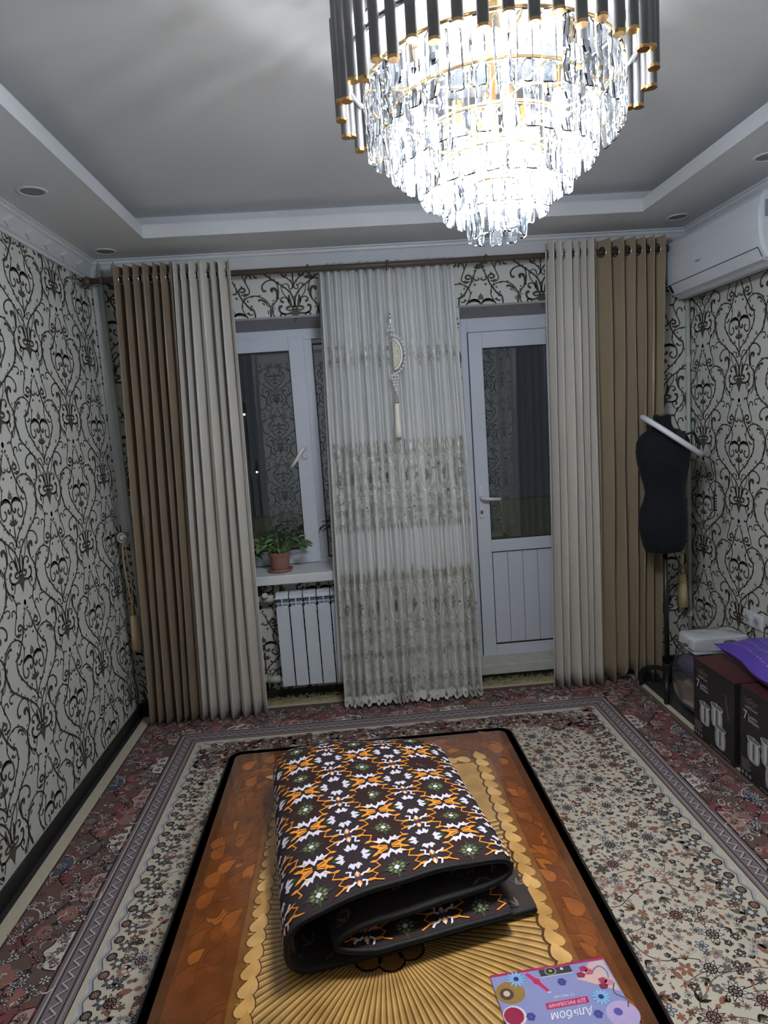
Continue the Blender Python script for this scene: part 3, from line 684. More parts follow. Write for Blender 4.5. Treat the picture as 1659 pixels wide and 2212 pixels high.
MB().tube([(1.668, py, 1.83), (1.671, py, 1.81)], .003, 6).obj('tassel_link', M_gold, pd)
MB().lathe([(.001, 0), (.013, -.002), (.014, -.06), (.018, -.15), (.020, -.19), (.001, -.19)], (1.672, py+.002, 1.757), 18).obj('tassel_skirt', pm('ivory tassel', alb(180, 172, 160, 2.0), .5, var=.18, scale=90, stretch=(1, 1, .03), bump=.25), pd, smooth=True)
# wall tie-backs with rope and tassel
def wall_tassel(x, y, z, drop, label, rose_=True):
    e = empty('tassel_tieback', (x, y, z), label, 'curtain tieback', 'tasselled tiebacks hung by the pipes')
    MB().tube([(x, D, z), (x, y, z)], .006, 8).obj('hook', M_gold, e)
    if rose_:
        MB().lathe([(.001, .010), (.012, .009), (.020, .003), (.030, .0), (.030, -.006), (.001, -.008)], n=20).obj('crystal_rosette', M_chrome, e, loc=(x, y-.012, z), rot=(PI/2, 0, 0), smooth=True)
        r = MB()
        for k in range(16): r.sphere((x+.026*math.cos(2*PI*k/16), y-.018, z+.026*math.sin(2*PI*k/16)), .005, 8, 5)
        r.sphere((x, y-.02, z), .014); tag(r.obj('rhinestones', M_pearl, e), kind='stuff')
    for dx in (-.010, .012):
        MB().tube(cr([(x+dx*.3, y, z-.01), (x+dx*1.2, y-.004, z-drop*.35), (x+dx*.8+.006, y-.004, z-drop*.7), (x+.008, y-.004, z-drop)], 6), .0042, 7).obj('rope', M_tassel, e, smooth=True)
    zz = z-drop
    MB().lathe([(.001, .03), (.012, .028), (.012, .018), (.007, .012), (.011, 0), (.015, -.025), (.013, -.032), (.001, -.034)], (x+.008, y-.004, zz), 14).obj('tassel_head', M_gold, e, smooth=True)
    MB().lathe([(.001, 0), (.016, -.002), (.022, -.02), (.026, -.10), (.033, -.205), (.001, -.206)], (x+.009, y-.004, zz-.03), 20).obj('tassel_skirt', M_tassel, e, smooth=True)
wall_tassel(.056, 3.842, 1.104, .43, 'beige tassel tieback on a crystal rosette in the left corner')
wall_tassel(3.352, 3.845, 1.09, .44, 'beige tassel tieback hanging behind the black dress form', False)

# ------------------------------------------------------------------ heating pipes, cable duct
M_pipe = pm('grey green pipe paint', alb(140, 146, 138, 2.0), .4, var=.06, scale=20)
def pipe(x, y, z1, label, kink=0.):
    e = empty('heating_pipe', (x, y, 0), label, 'pipe')
    MB().tube([(x, y, 0), (x, y, 1.0), (x, y, z1)], .0125, 12).obj('pipe', M_pipe, e, smooth=True)
    for z in (.35, 1.0, 1.9): MB().tube([(x, y, z-.018), (x, y, z+.018)], .017, 12).obj('coupling', M_pipe, e)
pipe(.086, D-.05, H, 'grey painted heating pipe in the left corner behind the brown curtain')
pipe(W-.035, D-.045, H, 'grey painted heating pipe in the right corner behind the dress form')
tag(MB().box(.022, .062, D-.018, D, 1.12, 2.52).obj('cable_duct', M_trim, bevel=.003), 'flat white cable duct beside the left corner pipe', 'cable duct')
tag(MB().tube([(.168, D-.05, 2.40), (.168, D-.05, H)], .0125, 12).tube([(.168, D-.05, 2.40), (.168, D, 2.38)], .0125, 12).obj('pipe_stub', M_pipe, smooth=True), 'short grey pipe rising to the ceiling next to the brown curtain', 'pipe')

# ------------------------------------------------------------------ radiator
M_rad = pm('radiator enamel', (.66, .70, .77, 1), .35, var=.03, scale=4)
M_radd = pm('radiator dark grey', (.30, .32, .36, 1), .5)  # plain dark grey for header pipes and air conditioner grilles
rd = empty('radiator', (1.2, 3.85, .12), 'white sectional aluminium radiator under the window', 'radiator')
sm = MB(); sm.box(-.037, .037, -.012, .0, 0, .485); sm.box(-.030, .030, 0, .070, .01, .49); sm.box(-.0035, .0035, .0, .075, .02, .50)
sm.prism([(-.012, .535), (.004, .553), (.030, .565), (.066, .565), (.07, .535)], 'x', -.037, .037)
sm.box(-.004, .004, -.011, .070, .485, .54); sm.box(-.037, .037, -.008, -.002, .505, .511); sm.box(-.036, .036, .05, .07, .48, .54)
sme2 = sm.fixed('section')
for i in range(8): link('section', sme2, M_rad, rd, loc=(.930+.081*i, 3.828, .135), bevel=.002)
for z in (.165, .665):
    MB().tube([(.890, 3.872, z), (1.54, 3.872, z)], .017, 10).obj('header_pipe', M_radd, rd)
    MB().tube([(.56, 3.872, z), (.84, 3.872, z)], .016, 12).obj('supply_pipe', M_pipe, rd, smooth=True)
    MB().tube([(.80, 3.872, z), (.875, 3.872, z)], .023, 12).obj('valve_body', M_pipe, rd, smooth=True)
    MB().tube([(.872, 3.872, z), (.895, 3.872, z)], .016, 6).obj('union_nut', M_chrome, rd)
MB().tube([(.835, 3.86, .675), (.835, 3.82, .70)], [.012, .017], 8).obj('valve_knob', M_pipe, rd)

# ------------------------------------------------------------------ plants on the sill
M_leaf = [pm('leaf green %d' % i, c, .45, var=.25, scale=60, coat=.1) for i, c in enumerate((alb(62, 88, 54, 1.6), alb(84, 114, 66, 1.6), alb(40, 64, 46, 1.6), alb(118, 134, 84, 1.5)))]
M_soil = pm('soil', (.02, .014, .01, 1), .9, bump=.5)
def leaf_mesh(Lx, w, droop):
    G = []
    for i in range(8):
        t = i/7; hw = w*math.sin(PI*min(t*1.02, 1))**.8*(1-.25*t)+.0006
        G.append([(-hw, Lx*t, -droop*t*t+hw*.5), (-hw*.5, Lx*t, -droop*t*t+hw*.1), (0, Lx*t, -droop*t*t), (hw*.5, Lx*t, -droop*t*t+hw*.1), (hw, Lx*t, -droop*t*t+hw*.5)])
    return MB().grid(G).fixed('leaf')
def plant(name, loc, label, rp, hp, n, spread, seed, potmat, saucer=True, leafset=(0, 1, 1, 2, 3), lsz=.052, squash=.6):
    rnd = random.Random(seed); e = empty(name, loc, label, 'potted plant'); x, y, z = loc; s0 = .012 if saucer else 0
    if saucer: MB().lathe([(.001, 0), (rp*1.02, 0), (rp*1.16, .010), (rp*1.22, .020), (rp*1.16, .020), (rp*1.05, .010), (.001, .008)], loc, 28).obj('saucer', potmat, e, smooth=True)
    MB().lathe([(.001, s0), (rp*.82, s0), (rp*.86, s0+.008), (rp*.98, s0+hp*.72), (rp, s0+hp*.76), (rp*1.04, s0+hp*.78), (rp*1.05, s0+hp), (rp*.98, s0+hp), (rp*.95, s0+hp*.86), (.001, s0+hp*.86)], loc, 28).obj('pot', potmat, e, smooth=False)
    MB().lathe([(.001, .004), (rp*.9, 0), (rp*.94, -.006)], (x, y, z+s0+hp*.89), 20).obj('soil', M_soil, e)
    meshes = [[leaf_mesh(lsz*k, lsz*.30*k, lsz*.35*k) for k in (.8, 1.0, 1.25)] for _ in range(4)]
    for i in range(n):
        a = rnd.uniform(0, 2*PI); q = rnd.random()**.6; st = MB()
        tip = Vector((x+spread*q*math.cos(a), y+spread*q*math.sin(a)*squash, z+s0+hp+rnd.uniform(.0, .09)*(1.25-q)+.02))
        root = Vector((x+rp*.4*math.cos(a)*q, y+rp*.4*math.sin(a)*q, z+s0+hp*.88))
        mid = (tip+root)/2+Vector((0, 0, .02)); so = MB().tube([root, mid, tip], [.0018, .0016, .0012], 5).obj('stalk', M_leaf[1], e)
        for j in range(rnd.choice((1, 2, 2))):
            c = rnd.choice(leafset)
            link('leaf', rnd.choice(meshes[c]), M_leaf[c], e, loc=tip+(mid-tip)*.35*j, rot=(rnd.uniform(-.35, .5), rnd.uniform(-.4, .4), a-PI/2+rnd.uniform(-.7, .7)), smooth=True)
M_terra = pm('terracotta plastic', alb(112, 78, 68, 2.0), .45, var=.06)
plant('potted_plant', (.930, 3.915, .817), 'leafy green plant in a terracotta pot with saucer on the window board', .062, .110, 46, .175, 5, M_terra)
plant('potted_plant', (.70, 3.95, .817), 'leafy plant in a dark pot half behind the cream curtain', .055, .085, 22, .105, 9, pm('dark pot', (.03, .034, .037, 1), .4), saucer=False)
plant('potted_plant', (1.33, 3.99, .817), 'tall thin plant on the window board behind the tulle', .05, .20, 16, .13, 12, M_terra, leafset=(2, 2, 0))

# ------------------------------------------------------------------ air conditioner
M_ac = pm('air conditioner plastic', (.70, .72, .75, 1), .3, var=.02, scale=3)
ay0, ay1 = 2.925, 3.80
ac = empty('air_conditioner', (W-.1, 3.36, 2.25), 'white split air conditioner high on the right wall', 'air conditioner')
pf = [(W, 2.27), (W-.06, 2.242), (W-.135, 2.235), (W-.185, 2.262), (W-.210, 2.31), (W-.222, 2.38), (W-.222, 2.46), (W-.212, 2.52), (W-.195, 2.548), (W, 2.548)]
MB().prism(pf, 'y', ay0, ay1).obj('body', M_ac, ac, bevel=.012)
MB().prism([(W-.19, 2.268), (W-.2125, 2.31), (W-.2155, 2.309), (W-.193, 2.266)], 'y', ay0+.03, ay1-.03).obj('front_flap_gap', M_gasket, ac)
MB().prism([(W-.095, 2.2375), (W-.188, 2.2595), (W-.212, 2.306), (W-.2145, 2.305), (W-.190, 2.256), (W-.096, 2.2325)], 'y', ay0+.03, ay1-.06).obj('louvre', M_ac, ac)
MB().box(W-.10, W-.086, ay0+.03, ay1-.06, 2.231, 2.2375).obj('louvre_slot', M_black, ac)
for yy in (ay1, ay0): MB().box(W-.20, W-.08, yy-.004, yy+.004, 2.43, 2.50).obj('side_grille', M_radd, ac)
b = MB()
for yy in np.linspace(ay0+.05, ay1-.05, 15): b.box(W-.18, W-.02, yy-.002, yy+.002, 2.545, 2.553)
tag(b.obj('top_grille', M_radd, ac), kind='stuff')
ik = Ink(); ik.text('Beson', 0, 0, .018, lin(70, 75, 80), 0)
ik.build('logo', lambda u, v, l: np.column_stack([np.full_like(u, W-.2232), 3.46-u, 2.365+v]), inkmat('grey logo'), ac, kind=None)

# ------------------------------------------------------------------ double socket
sk = empty('wall_socket', (W, 3.30, .48), 'white double power socket low on the right wall', 'socket')
MB().box(W-.010, W, 3.215, 3.385, .437, .523).obj('frame', M_hw, sk, bevel=.004)
for yy in (3.258, 3.342):
    ins = MB().box(W-.016, W-.008, yy-.033, yy+.033, .447, .513).obj('socket_insert', M_hw, sk, bevel=.003)
    MB().lathe([(.001, -.001), (.017, -.001), (.020, -.004), (.022, 0), (.020, .002), (.001, .002)], n=20).obj('socket_well', pm('socket well', (.5, .52, .54, 1), .4), ins, loc=(W-.0165, yy, .48), rot=(0, -PI/2, 0))
    for dz in (-.0095, .0095): MB().lathe([(.001, 0), (.0028, 0), (.0028, .002), (.001, .002)], n=8).obj('pin_hole', M_black, ins, loc=(W-.0175, yy+dz, .48), rot=(0, -PI/2, 0))

# ------------------------------------------------------------------ rug
RX0, RX1, RY0, RY1 = .05, 3.04, -.25, 3.845
rug = empty('rug', (1.5, 1.8, 0), 'large Persian style rug with cream field and rose floral border', 'rug')
M_rugb = pm('rug cream binding', alb(176, 168, 150, 1.35), .95, var=.08, scale=60, bump=.3, bscale=300)
b = MB(); b.box(RX0, RX1, RY0, RY1, .001, .011); b.obj('rug_body', M_rugb, rug)
M_rug = inkmat('rug pile', .95, noise=.20, scale=260, spec=.1)
rk = Ink(); rnd = random.Random(31); ZL = .0114
RA = 1.25
cream = alb(184, 176, 160, RA); rose_ = alb(122, 74, 76, RA); rose2 = alb(142, 100, 92, RA); brownd = alb(46, 38, 38, RA); brown2 = alb(100, 82, 76, RA); mauve = alb(118, 108, 112, RA)
ivory = alb(192, 186, 178, RA); blue = alb(76, 82, 98, RA); pale = alb(160, 160, 168, RA); olive = alb(110, 110, 86, RA); rust = alb(134, 92, 76, RA); pink = alb(168, 138, 128, RA); grey = alb(95, 92, 90, RA); navy = alb(44, 46, 56, RA)
E1, E2, E3 = .055, .300, .395               # binding | border | guard stripes | field, measured from the edge
def box_ring(e0, e1, col, lev):
    x0, x1, y0, y1 = RX0+e0, RX1-e0, RY0+e0*.8, RY1-e0*.8; a0, a1, c0, c1 = RX0+e1, RX1-e1, RY0+e1, RY1-e1
    if e0 < .1: y0, y1, x1 = RY0+.03, RY1-.03, RX1-.03
    rk.rect(x0, a0, y0, y1, col, lev); rk.rect(a1, x1, y0, y1, col, lev); rk.rect(a0, a1, y0, c0, col, lev); rk.rect(a0, a1, c1, y1, col, lev)
box_ring(E1, E2+.02, brown2, ZL); box_ring(E2, E3+.01, mauve, ZL+.0001)
rk.rect(RX0+E3, RX1-E3, RY0+E3, RY1-E3, cream, ZL+.0002)
for e, c, w in ((E1+.006, brownd, .004), (E2-.006, brownd, .006), (E2+.012, ivory, .003), (E2+.02, brownd, .004), (E3-.024, brownd, .004), (E3-.014, pink, .004), (E3, brownd, .004), (E3+.028, ivory, .006)):
    x0, x1, y0, y1 = RX0+e, RX1-e, RY0+e, RY1-e; l = ZL+.0003
    rk.rect(x0-w/2, x0+w/2, y0, y1, c, l); rk.rect(x1-w/2, x1+w/2, y0, y1, c, l); rk.rect(x0, x1, y1-w/2, y1+w/2, c, l); rk.rect(x0, x1, y0-w/2, y0+w/2, c, l)
# band coordinates: distance along a side, distance from edge -> plan
def side(k, s, e):
    if k == 0: return (RX0+e, RY1-s)
    if k == 1: return (RX1-e, RY1-s)
    return (RX0+s, RY1-e)
LN = {0: 3.0, 1: 3.0, 2: RX1-RX0}
def inside(k, s, e): return (k == 2 and e-.01 < s < LN[2]-e+.01) or (k != 2 and s > e-.01)
def P(k, pts): return [side(k, *q) for q in pts]
L1, L2, L3 = ZL+.0004, ZL+.0007, ZL+.0010
for k in (0, 1, 2):
    # rose blotches, cream palmette lobes along the inner edge, vine chain, florets
    n = int(LN[k]/.30)
    for i in range(n+1):
        s = .02+.30*i
        if not inside(k, s, .2): continue
        for j in range(9):
            q = (s+rnd.uniform(-.15, .15), rnd.uniform(E1+.04, E2-.03))
            if inside(k, *q): rk.disc(side(k, *q), rnd.uniform(.022, .05), rnd.choice((rose_, rose_, rose2)), L1-.0001*rnd.random(), 9, rnd.uniform(.02, .045), rnd.random())
        lob = [(s+a_, E2-.012-h) for a_, h in ((-.085, 0), (-.07, .045), (-.03, .055), (0, .075), (.03, .055), (.07, .045), (.085, 0))]
        rk.poly(P(k, lob), pink if i % 2 else ivory, L1); rk.curve(P(k, lob), .005, brownd, L2, 4)
        for a_ in (-.045, 0, .045): rk.flower(side(k, s+a_, E2-.034), .018, 5, rose2, brownd, ivory, L2, rnd.random())
        lob = [(s+.15+a_, E1+.018+h) for a_, h in ((-.07, 0), (-.05, .04), (0, .06), (.05, .04), (.07, 0))]
        rk.poly(P(k, lob), (blue, brown2)[i % 2], L1); rk.curve(P(k, lob), .005, ivory, L2, 4)
        rk.flower(side(k, s+.15, E1+.034), .022, 6, pale, navy, ivory, L2, rnd.random())
    cz = [(s_, .155+.05*math.sin(s_*2*PI/.30)) for s_ in np.arange(.1, LN[k]-.1, .02)]
    rk.strip(P(k, [c for c in cz if inside(k, *c)]), .007, brownd, L2)
    for c in cz:
        if inside(k, *c): rk.disc(side(k, c[0], c[1]+.012), .006, rnd.choice((navy, brownd)), L2+.0001, 5)
    for i in range(int(LN[k]/.0032)):
        q = (rnd.uniform(.03, LN[k]-.03), rnd.uniform(E1+.012, E2-.014))
        if not inside(k, *q): continue
        c = side(k, *q); t = rnd.random()
        if t < .42: rk.flower(c, rnd.uniform(.010, .022), rnd.choice((5, 6, 8)), rnd.choice((ivory, pink, pale, rose2, rust, pale)), rnd.choice((brownd, brownd, navy)), rnd.choice((rust, ivory, rose_)), L3, rnd.random()*6)
        elif t < .72:
            a = rnd.uniform(0, 2*PI); r_ = rnd.uniform(.018, .042)
            rk.curve([(c[0]+r_*m*math.cos(a+m*2.2), c[1]+r_*m*math.sin(a+m*2.2)) for m in (.15, .4, .7, 1.)], (.0025, .0060, .0025), rnd.choice((ivory, ivory, pink, pale, brownd, brownd, rose_)), L3, 4)
        else:
            a = rnd.uniform(0, 2*PI); r_ = rnd.uniform(.010, .022)
            rk.leaf(c, (c[0]+r_*math.cos(a), c[1]+r_*math.sin(a)), r_*.5, rnd.choice((olive, ivory, brownd, navy, grey)), L3)
    # zigzag guard
    m = int(LN[k]/.022)
    zz = [(.022*i, E2+.034 if i % 2 else E3-.036) for i in range(m) if inside(k, .022*i, .35)]
    if zz: rk.strip(P(k, zz), .005, ivory, L2); rk.strip(P(k, [(a_+.009, h) for a_, h in zz]), .003, brownd, L2-.0001)
    # inner lace, row of vases and leaves
    sc = [(.02*i, E3+.030+.008*math.cos(i*PI*.5)) for i in range(int(LN[k]/.02)) if inside(k, .02*i, E3+.04)]
    if sc: rk.strip(P(k, sc), .010, pale, L2); rk.strip(P(k, [(a_, h+.008) for a_, h in sc]), .004, grey, L2)
    for i in range(int(LN[k]/.072)):
        s = .072*i
        if not inside(k, s, E3+.09): continue
        c = side(k, s, E3+.058); rk.disc(c, .015, (rust, brown2, grey)[i % 3], L1, 8); rk.ring(c, .016, .005, brownd, L2, 8); rk.flower(c, .011, 5, pink, brownd, ivory, L3, rnd.random())
        c = side(k, s+.03, E3+.088); rk.flower(c, .026, 6, grey, navy, ivory, L2, rnd.random()); rk.disc(c, .009, ivory, L3+.0003, 6)
        c0 = side(k, s+.03, E3+.11); c1 = side(k, s+.01, E3+.145); rk.leaf(c0, c1, .02, grey, L2); rk.leaf(side(k, s+.04, E3+.11), side(k, s+.06, E3+.14), .018, brown2, L2)
# corner spandrels and back field clusters in rose
for i in range(420):
    x = rnd.uniform(RX0+E3+.05, RX1-E3-.05); d = min(x-(RX0+E3), RX1-E3-x); y = RY1-E3-.03-abs(rnd.gauss(0, .07))-.22*math.exp(-((d)/.30)**2)*rnd.random()
    rk.disc((x, y), rnd.uniform(.02, .045), rnd.choice((rose2, pink, brown2, pink)), L1, 8, rnd.uniform(.012, .03))
    rk.flower((x+.01, y), rnd.uniform(.012, .022), 6, rnd.choice((ivory, pink, rose_)), brownd, rust, L3, rnd.random()*6)
TX0, TX1, TY0, TY1 = .79, 1.985, .55, 2.66   # table plan
def under(x, y): return TX0+.12 < x < TX1-.12 and y < TY1-.15
# meandering stems and field florets
cnt = 0
for i in range(150):
    x = rnd.uniform(RX0+E3+.12, RX1-E3-.1); y = rnd.uniform(.6, RY1-E3-.12); a = rnd.uniform(0, 6.28); pts = []
    for j in range(9):
        pts.append((x, y)); a += rnd.uniform(-.7, .7); x += .05*math.cos(a); y += .05*math.sin(a)
    pts = [p for p in pts if RX0+E3+.05 < p[0] < RX1-E3-.05 and p[1] < RY1-E3-.05]
    if len(pts) > 3: rk.curve(pts, .0032, rnd.choice((grey, brown2, brownd)), L1, 3)
hashg = {}
for i in range(42000):
    x = rnd.uniform(RX0+E3+.10, RX1-E3-.10); y = rnd.uniform(.55, RY1-E3-.06)
    if under(x, y): continue
    r_ = rnd.choice((.010, .012, .014, .018, .022, .028)) if i > 260 else .036
    gx, gy = int(x/.07), int(y/.07)
    if any((x-p[0])**2+(y-p[1])**2 < (p[2]+r_)**2*.62 for ix in (-1, 0, 1) for iy in (-1, 0, 1) for p in hashg.get((gx+ix, gy+iy), ())): continue
    hashg.setdefault((gx, gy), []).append((x, y, r_)); t = rnd.random(); a = rnd.random()*6.28
    dk = rnd.choice((brownd, brownd, grey, navy, rust))
    if r_ > .03: rk.flower((x, y), r_, 10, rnd.choice((ivory, pale, pink)), brownd, rust, L2, a); rk.ring((x, y), r_*.5, .004, brownd, L3+.0003, 10)
    elif t < .45: rk.flower((x, y), r_, rnd.choice((5, 6, 7)), rnd.choice((ivory, pink, pale, rust, grey)), dk, rnd.choice((rust, ivory, olive)), L2, a)
    elif t < .62:
        for m in range(5):
            aa = a+m*1.256; rk.ring((x+r_*.6*math.cos(aa), y+r_*.6*math.sin(aa)), r_*.30, .0035, dk, L2, 7); rk.disc((x+r_*.6*math.cos(aa), y+r_*.6*math.sin(aa)), r_*.2, rnd.choice((rose2, ivory, grey)), L3, 5)
    elif t < .85:
        for m in range(4):
            aa = a+(m-1.5)*.7; rk.leaf((x-r_*.5*math.cos(a), y-r_*.5*math.sin(a)), (x+r_*math.cos(aa), y+r_*math.sin(aa)), r_*.42, (dk, olive, brown2, dk)[m], L2)
    else: rk.leaf((x, y), (x+r_*1.8*math.cos(a), y+r_*1.8*math.sin(a)), r_*.9, rust, L2); rk.leaf((x, y), (x-r_*math.cos(a), y-r_*math.sin(a)), r_*.7, rose2, L2)
rk.build('rug_pattern', lambda u, v, l: np.column_stack([u, v, l]), M_rug, rug)
# straw like fibre fringe between rug and wall
M_straw = pm('yellow fibre', (.36, .32, .17, 1), .9, var=.3, scale=80)
def fringe(x0, x1, n, label, seed):
    rnd = random.Random(seed); b = MB()
    b.grid([[(x0+(x1-x0)*i/20, yy, zz+.006*math.sin(i*2.1+yy*90)) for i in range(21)] for yy, zz in ((3.846, .003), (3.862, .020), (3.888, .026), (3.912, .012), (3.918, .002))])
    for i in range(n):
        x = rnd.uniform(x0, x1); y = rnd.uniform(3.85, 3.905); a = rnd.uniform(0, 6.28); l = rnd.uniform(.02, .055); h = rnd.uniform(.005, .035)
        b.tube([(x, y, .014), (x+l*.5*math.cos(a), y+l*.25*math.sin(a), .02+h), (x+l*math.cos(a), y+l*.35*math.sin(a), .015+h*.6)], .0011, 3)
    tag(b.obj('straw_underlay', M_straw), label, 'underlay', kind='stuff')
fringe(.62, 1.90, 420, 'loose yellow fibre underlay showing below the radiator', 3)
fringe(2.10, 2.80, 300, 'loose yellow fibre underlay showing at the balcony step', 4)

# ------------------------------------------------------------------ low table with lacquered top
TZ = .330
tb_ = empty('low_table', ((TX0+TX1)/2, (TY0+TY1)/2, 0), 'low dining table with glossy amber leaf pattern lacquered top', 'table')
def rrect(x0, x1, y0, y1, r, n=6):
    o = []
    for cx, cy, a in ((x1-r, y1-r, 0), (x0+r, y1-r, PI/2), (x0+r, y0+r, PI), (x1-r, y0+r, 1.5*PI)):
        for k in range(n+1): o.append((cx+r*math.cos(a+PI/2*k/n), cy+r*math.sin(a+PI/2*k/n)))
    return o
M_edge = pm('dark walnut lacquer', (.012, .008, .006, 1), .22, var=.3, scale=20, coat=.5)
MB().prism(rrect(TX0, TX1, TY0, TY1, .06), 'z', TZ-.038, TZ-.0008).obj('table_top', M_edge, tb_, bevel=.006)
MB().box(TX0+.08, TX1-.08, TY0+.08, TY0+.10, .22, TZ-.036).box(TX0+.08, TX1-.08, TY1-.10, TY1-.08, .22, TZ-.036).box(TX0+.08, TX0+.10, TY0+.10, TY1-.10, .22, TZ-.036).box(TX1-.10, TX1-.08, TY0+.10, TY1-.10, .22, TZ-.036).obj('apron', M_edge, tb_)
lme = MB().lathe([(.001, 0), (.020, 0), (.022, .02), (.034, .12), (.030, .16), (.036, .20), (.036, .285), (.001, .285)], n=16).fixed('leg')
for x in (TX0+.10, TX1-.10):
    for y in (TY0+.10, TY1-.10): link('leg', lme, M_edge, tb_, loc=(x, y, .0128), smooth=True)
tk = Ink(); rnd = random.Random(12); C = lambda r, g, b_: alb(r, g, b_, 1.15)
tk.poly(rrect(TX0+.010, TX1-.010, TY0+.010, TY1-.010, .05), C(38, 24, 16), 0)
tk.poly(rrect(TX0+.034, TX1-.034, TY0+.034, TY1-.034, .03), C(84, 48, 24), .00012)
tk.poly(rrect(TX0+.062, TX1-.062, TY0+.062, TY1-.062, .02), C(106, 58, 25), .00022)
IX0, IX1, IY0, IY1 = TX0+.225, TX1-.155, TY0+.2, TY1-.26
def tleaf(x, y, a, L, w, col, lev):
    d = np.array([math.cos(a), math.sin(a)]); nn = np.array([-d[1], d[0]]); c = np.array([x, y]); pts = []
    for t, h in ((0, .02), (.04, .18), (.13, .36), (.28, .50), (.46, .54), (.64, .46), (.80, .31), (.92, .14), (1, 0), (.88, -.03), (.72, -.09), (.52, -.19), (.34, -.27), (.18, -.27), (.06, -.16)): pts.append(c+d*L*t+nn*w*h)
    tk.poly(pts, col, lev)
acc = .0004
for i in range(300):
    sd = rnd.choice('LLLRRRF')
    if sd == 'L': x = rnd.uniform(TX0+.075, IX0-.03); y = rnd.uniform(TY0+.05, TY1-.10)
    elif sd == 'R': x = rnd.uniform(IX1+.04, TX1-.085); y = rnd.uniform(TY0+.05, TY1-.10)
    else: x = rnd.uniform(TX0+.1, TX1-.1); y = rnd.uniform(IY1+.04, TY1-.10)
    base = rnd.choice((C(138, 76, 30), C(126, 68, 28), C(150, 86, 34), C(118, 64, 26), C(108, 58, 24), C(116, 62, 26), C(104, 55, 23), C(112, 60, 25)))
    an = rnd.uniform(.9, 1.5) if sd == 'L' else rnd.uniform(1.6, 2.3) if sd == 'R' else rnd.uniform(-.3, .4); fl = -1 if sd == 'R' else 1
    L_ = rnd.uniform(.055, .085); w_ = L_*rnd.uniform(.62, .8)
    tleaf(x, y, an, L_*1.06, w_*1.1*fl, C(90, 48, 21), acc); tleaf(x, y, an, L_, w_*fl, base, acc+.000001); acc += .0000024
tk.rect(IX0-.012, IX1+.012, IY0, IY1+.012, C(120, 78, 36), .0013)
tk.rect(IX0+.015, IX1-.015, IY0+.01, IY1-.015, C(170, 132, 76), .0014)
FC = (1.377, 1.56); INN = lambda u, v: (u > IX0+.018) & (u < IX1-.018) & (v > IY0) & (v < IY1-.018)
ridge = Ink()
NRAY = 96
def ray(ph):                                # ray leaves at ph from the near direction and bends towards it
    o = []
    for q in np.linspace(.06, 1.35, 48):
        p2 = ph*(1-.30*min(q/.75, 1.)**1.2); o.append((FC[0]+q*math.sin(p2), FC[1]-q*math.cos(p2)))
    return o
for i in range(NRAY):
    ph = -PI+2*PI*(i+.5)/NRAY; ww = np.linspace(.0018, .021, 48)
    ridge.strip(ray(ph), ww, C(112, 80, 40), .0015); ridge.strip(ray(ph+.022), ww*.75, C(196, 158, 98), .0016)
for i in range(9):
    a = 2*PI*i/9; tk.disc((FC[0]+.085*math.cos(a), FC[1]+.085*math.sin(a)), .036, C(60, 36, 16), .0019, 14); tk.disc((FC[0]+.080*math.cos(a), FC[1]+.080*math.sin(a)), .033, C(140, 100, 50), .0020, 14)
tk.disc(FC, .07, C(120, 80, 36), .0021, 18)
def braid(x, y, dx, dy, n, flip):
    for i in range(n):
        px, py_ = x+dx*i, y+dy*i; a = math.atan2(dy, dx)+PI+flip*.30
        tleaf(px, py_, a, .080, .062*flip, C(84, 54, 24), .0022+i*2e-6); tleaf(px+.002, py_+.003, a, .072, .054*flip, rnd.choice((C(190, 146, 84), C(178, 134, 74), C(196, 154, 94))), .00225+i*2e-6)
braid(IX0+.012, IY1+.0, -.0, -.052, 34, -1); braid(IX1-.012, IY1+.0, .0, -.052, 34, 1); braid(IX0+.02, IY1-.004, .052, .0, 15, -1)
M_lac = inkmat('lacquered print', .16, coat=.8, noise=.30, scale=16, spec=.5)
tmapz = lambda u, v, l: np.column_stack([u, v, TZ-.0008+l*.35])
tk.build('leaf_print', tmapz, M_lac, tb_); ridge.build('fan_print', tmapz, M_lac, tb_, keep=INN)

# ------------------------------------------------------------------ folded quilt on the table
qz = TZ-.0005
ql = empty('folded_quilt', (1.42, 1.85, qz), 'thick folded quilt with black, white and orange star pattern on the table', 'quilt')
TH = .026
path = [(.98, .017), (.70, .017), (.40, .017), (.10, .018), (.015, .035), (-.018, .085), (-.005, .14), (.05, .172), (.20, .188), (.45, .190), (.70, .180), (.84, .163), (.885, .140), (.84, .118), (.70, .112), (.45, .114), (.24, .112), (.150, .085), (.22, .060), (.45, .054), (.70, .052), (.86, .051)]
pp = cr(path, 6); seg = np.concatenate([[0], np.cumsum(np.linalg.norm(np.diff(pp*np.array([.66, 1]), axis=0), axis=1))]); QL = seg[-1]; S1, S2 = seg[13*6], seg[17*6]
NL, NR, FL, FR = np.array([1.150, 1.452]), np.array([1.800, 1.585]), np.array([1.045, 2.290]), np.array([1.690, 2.285])
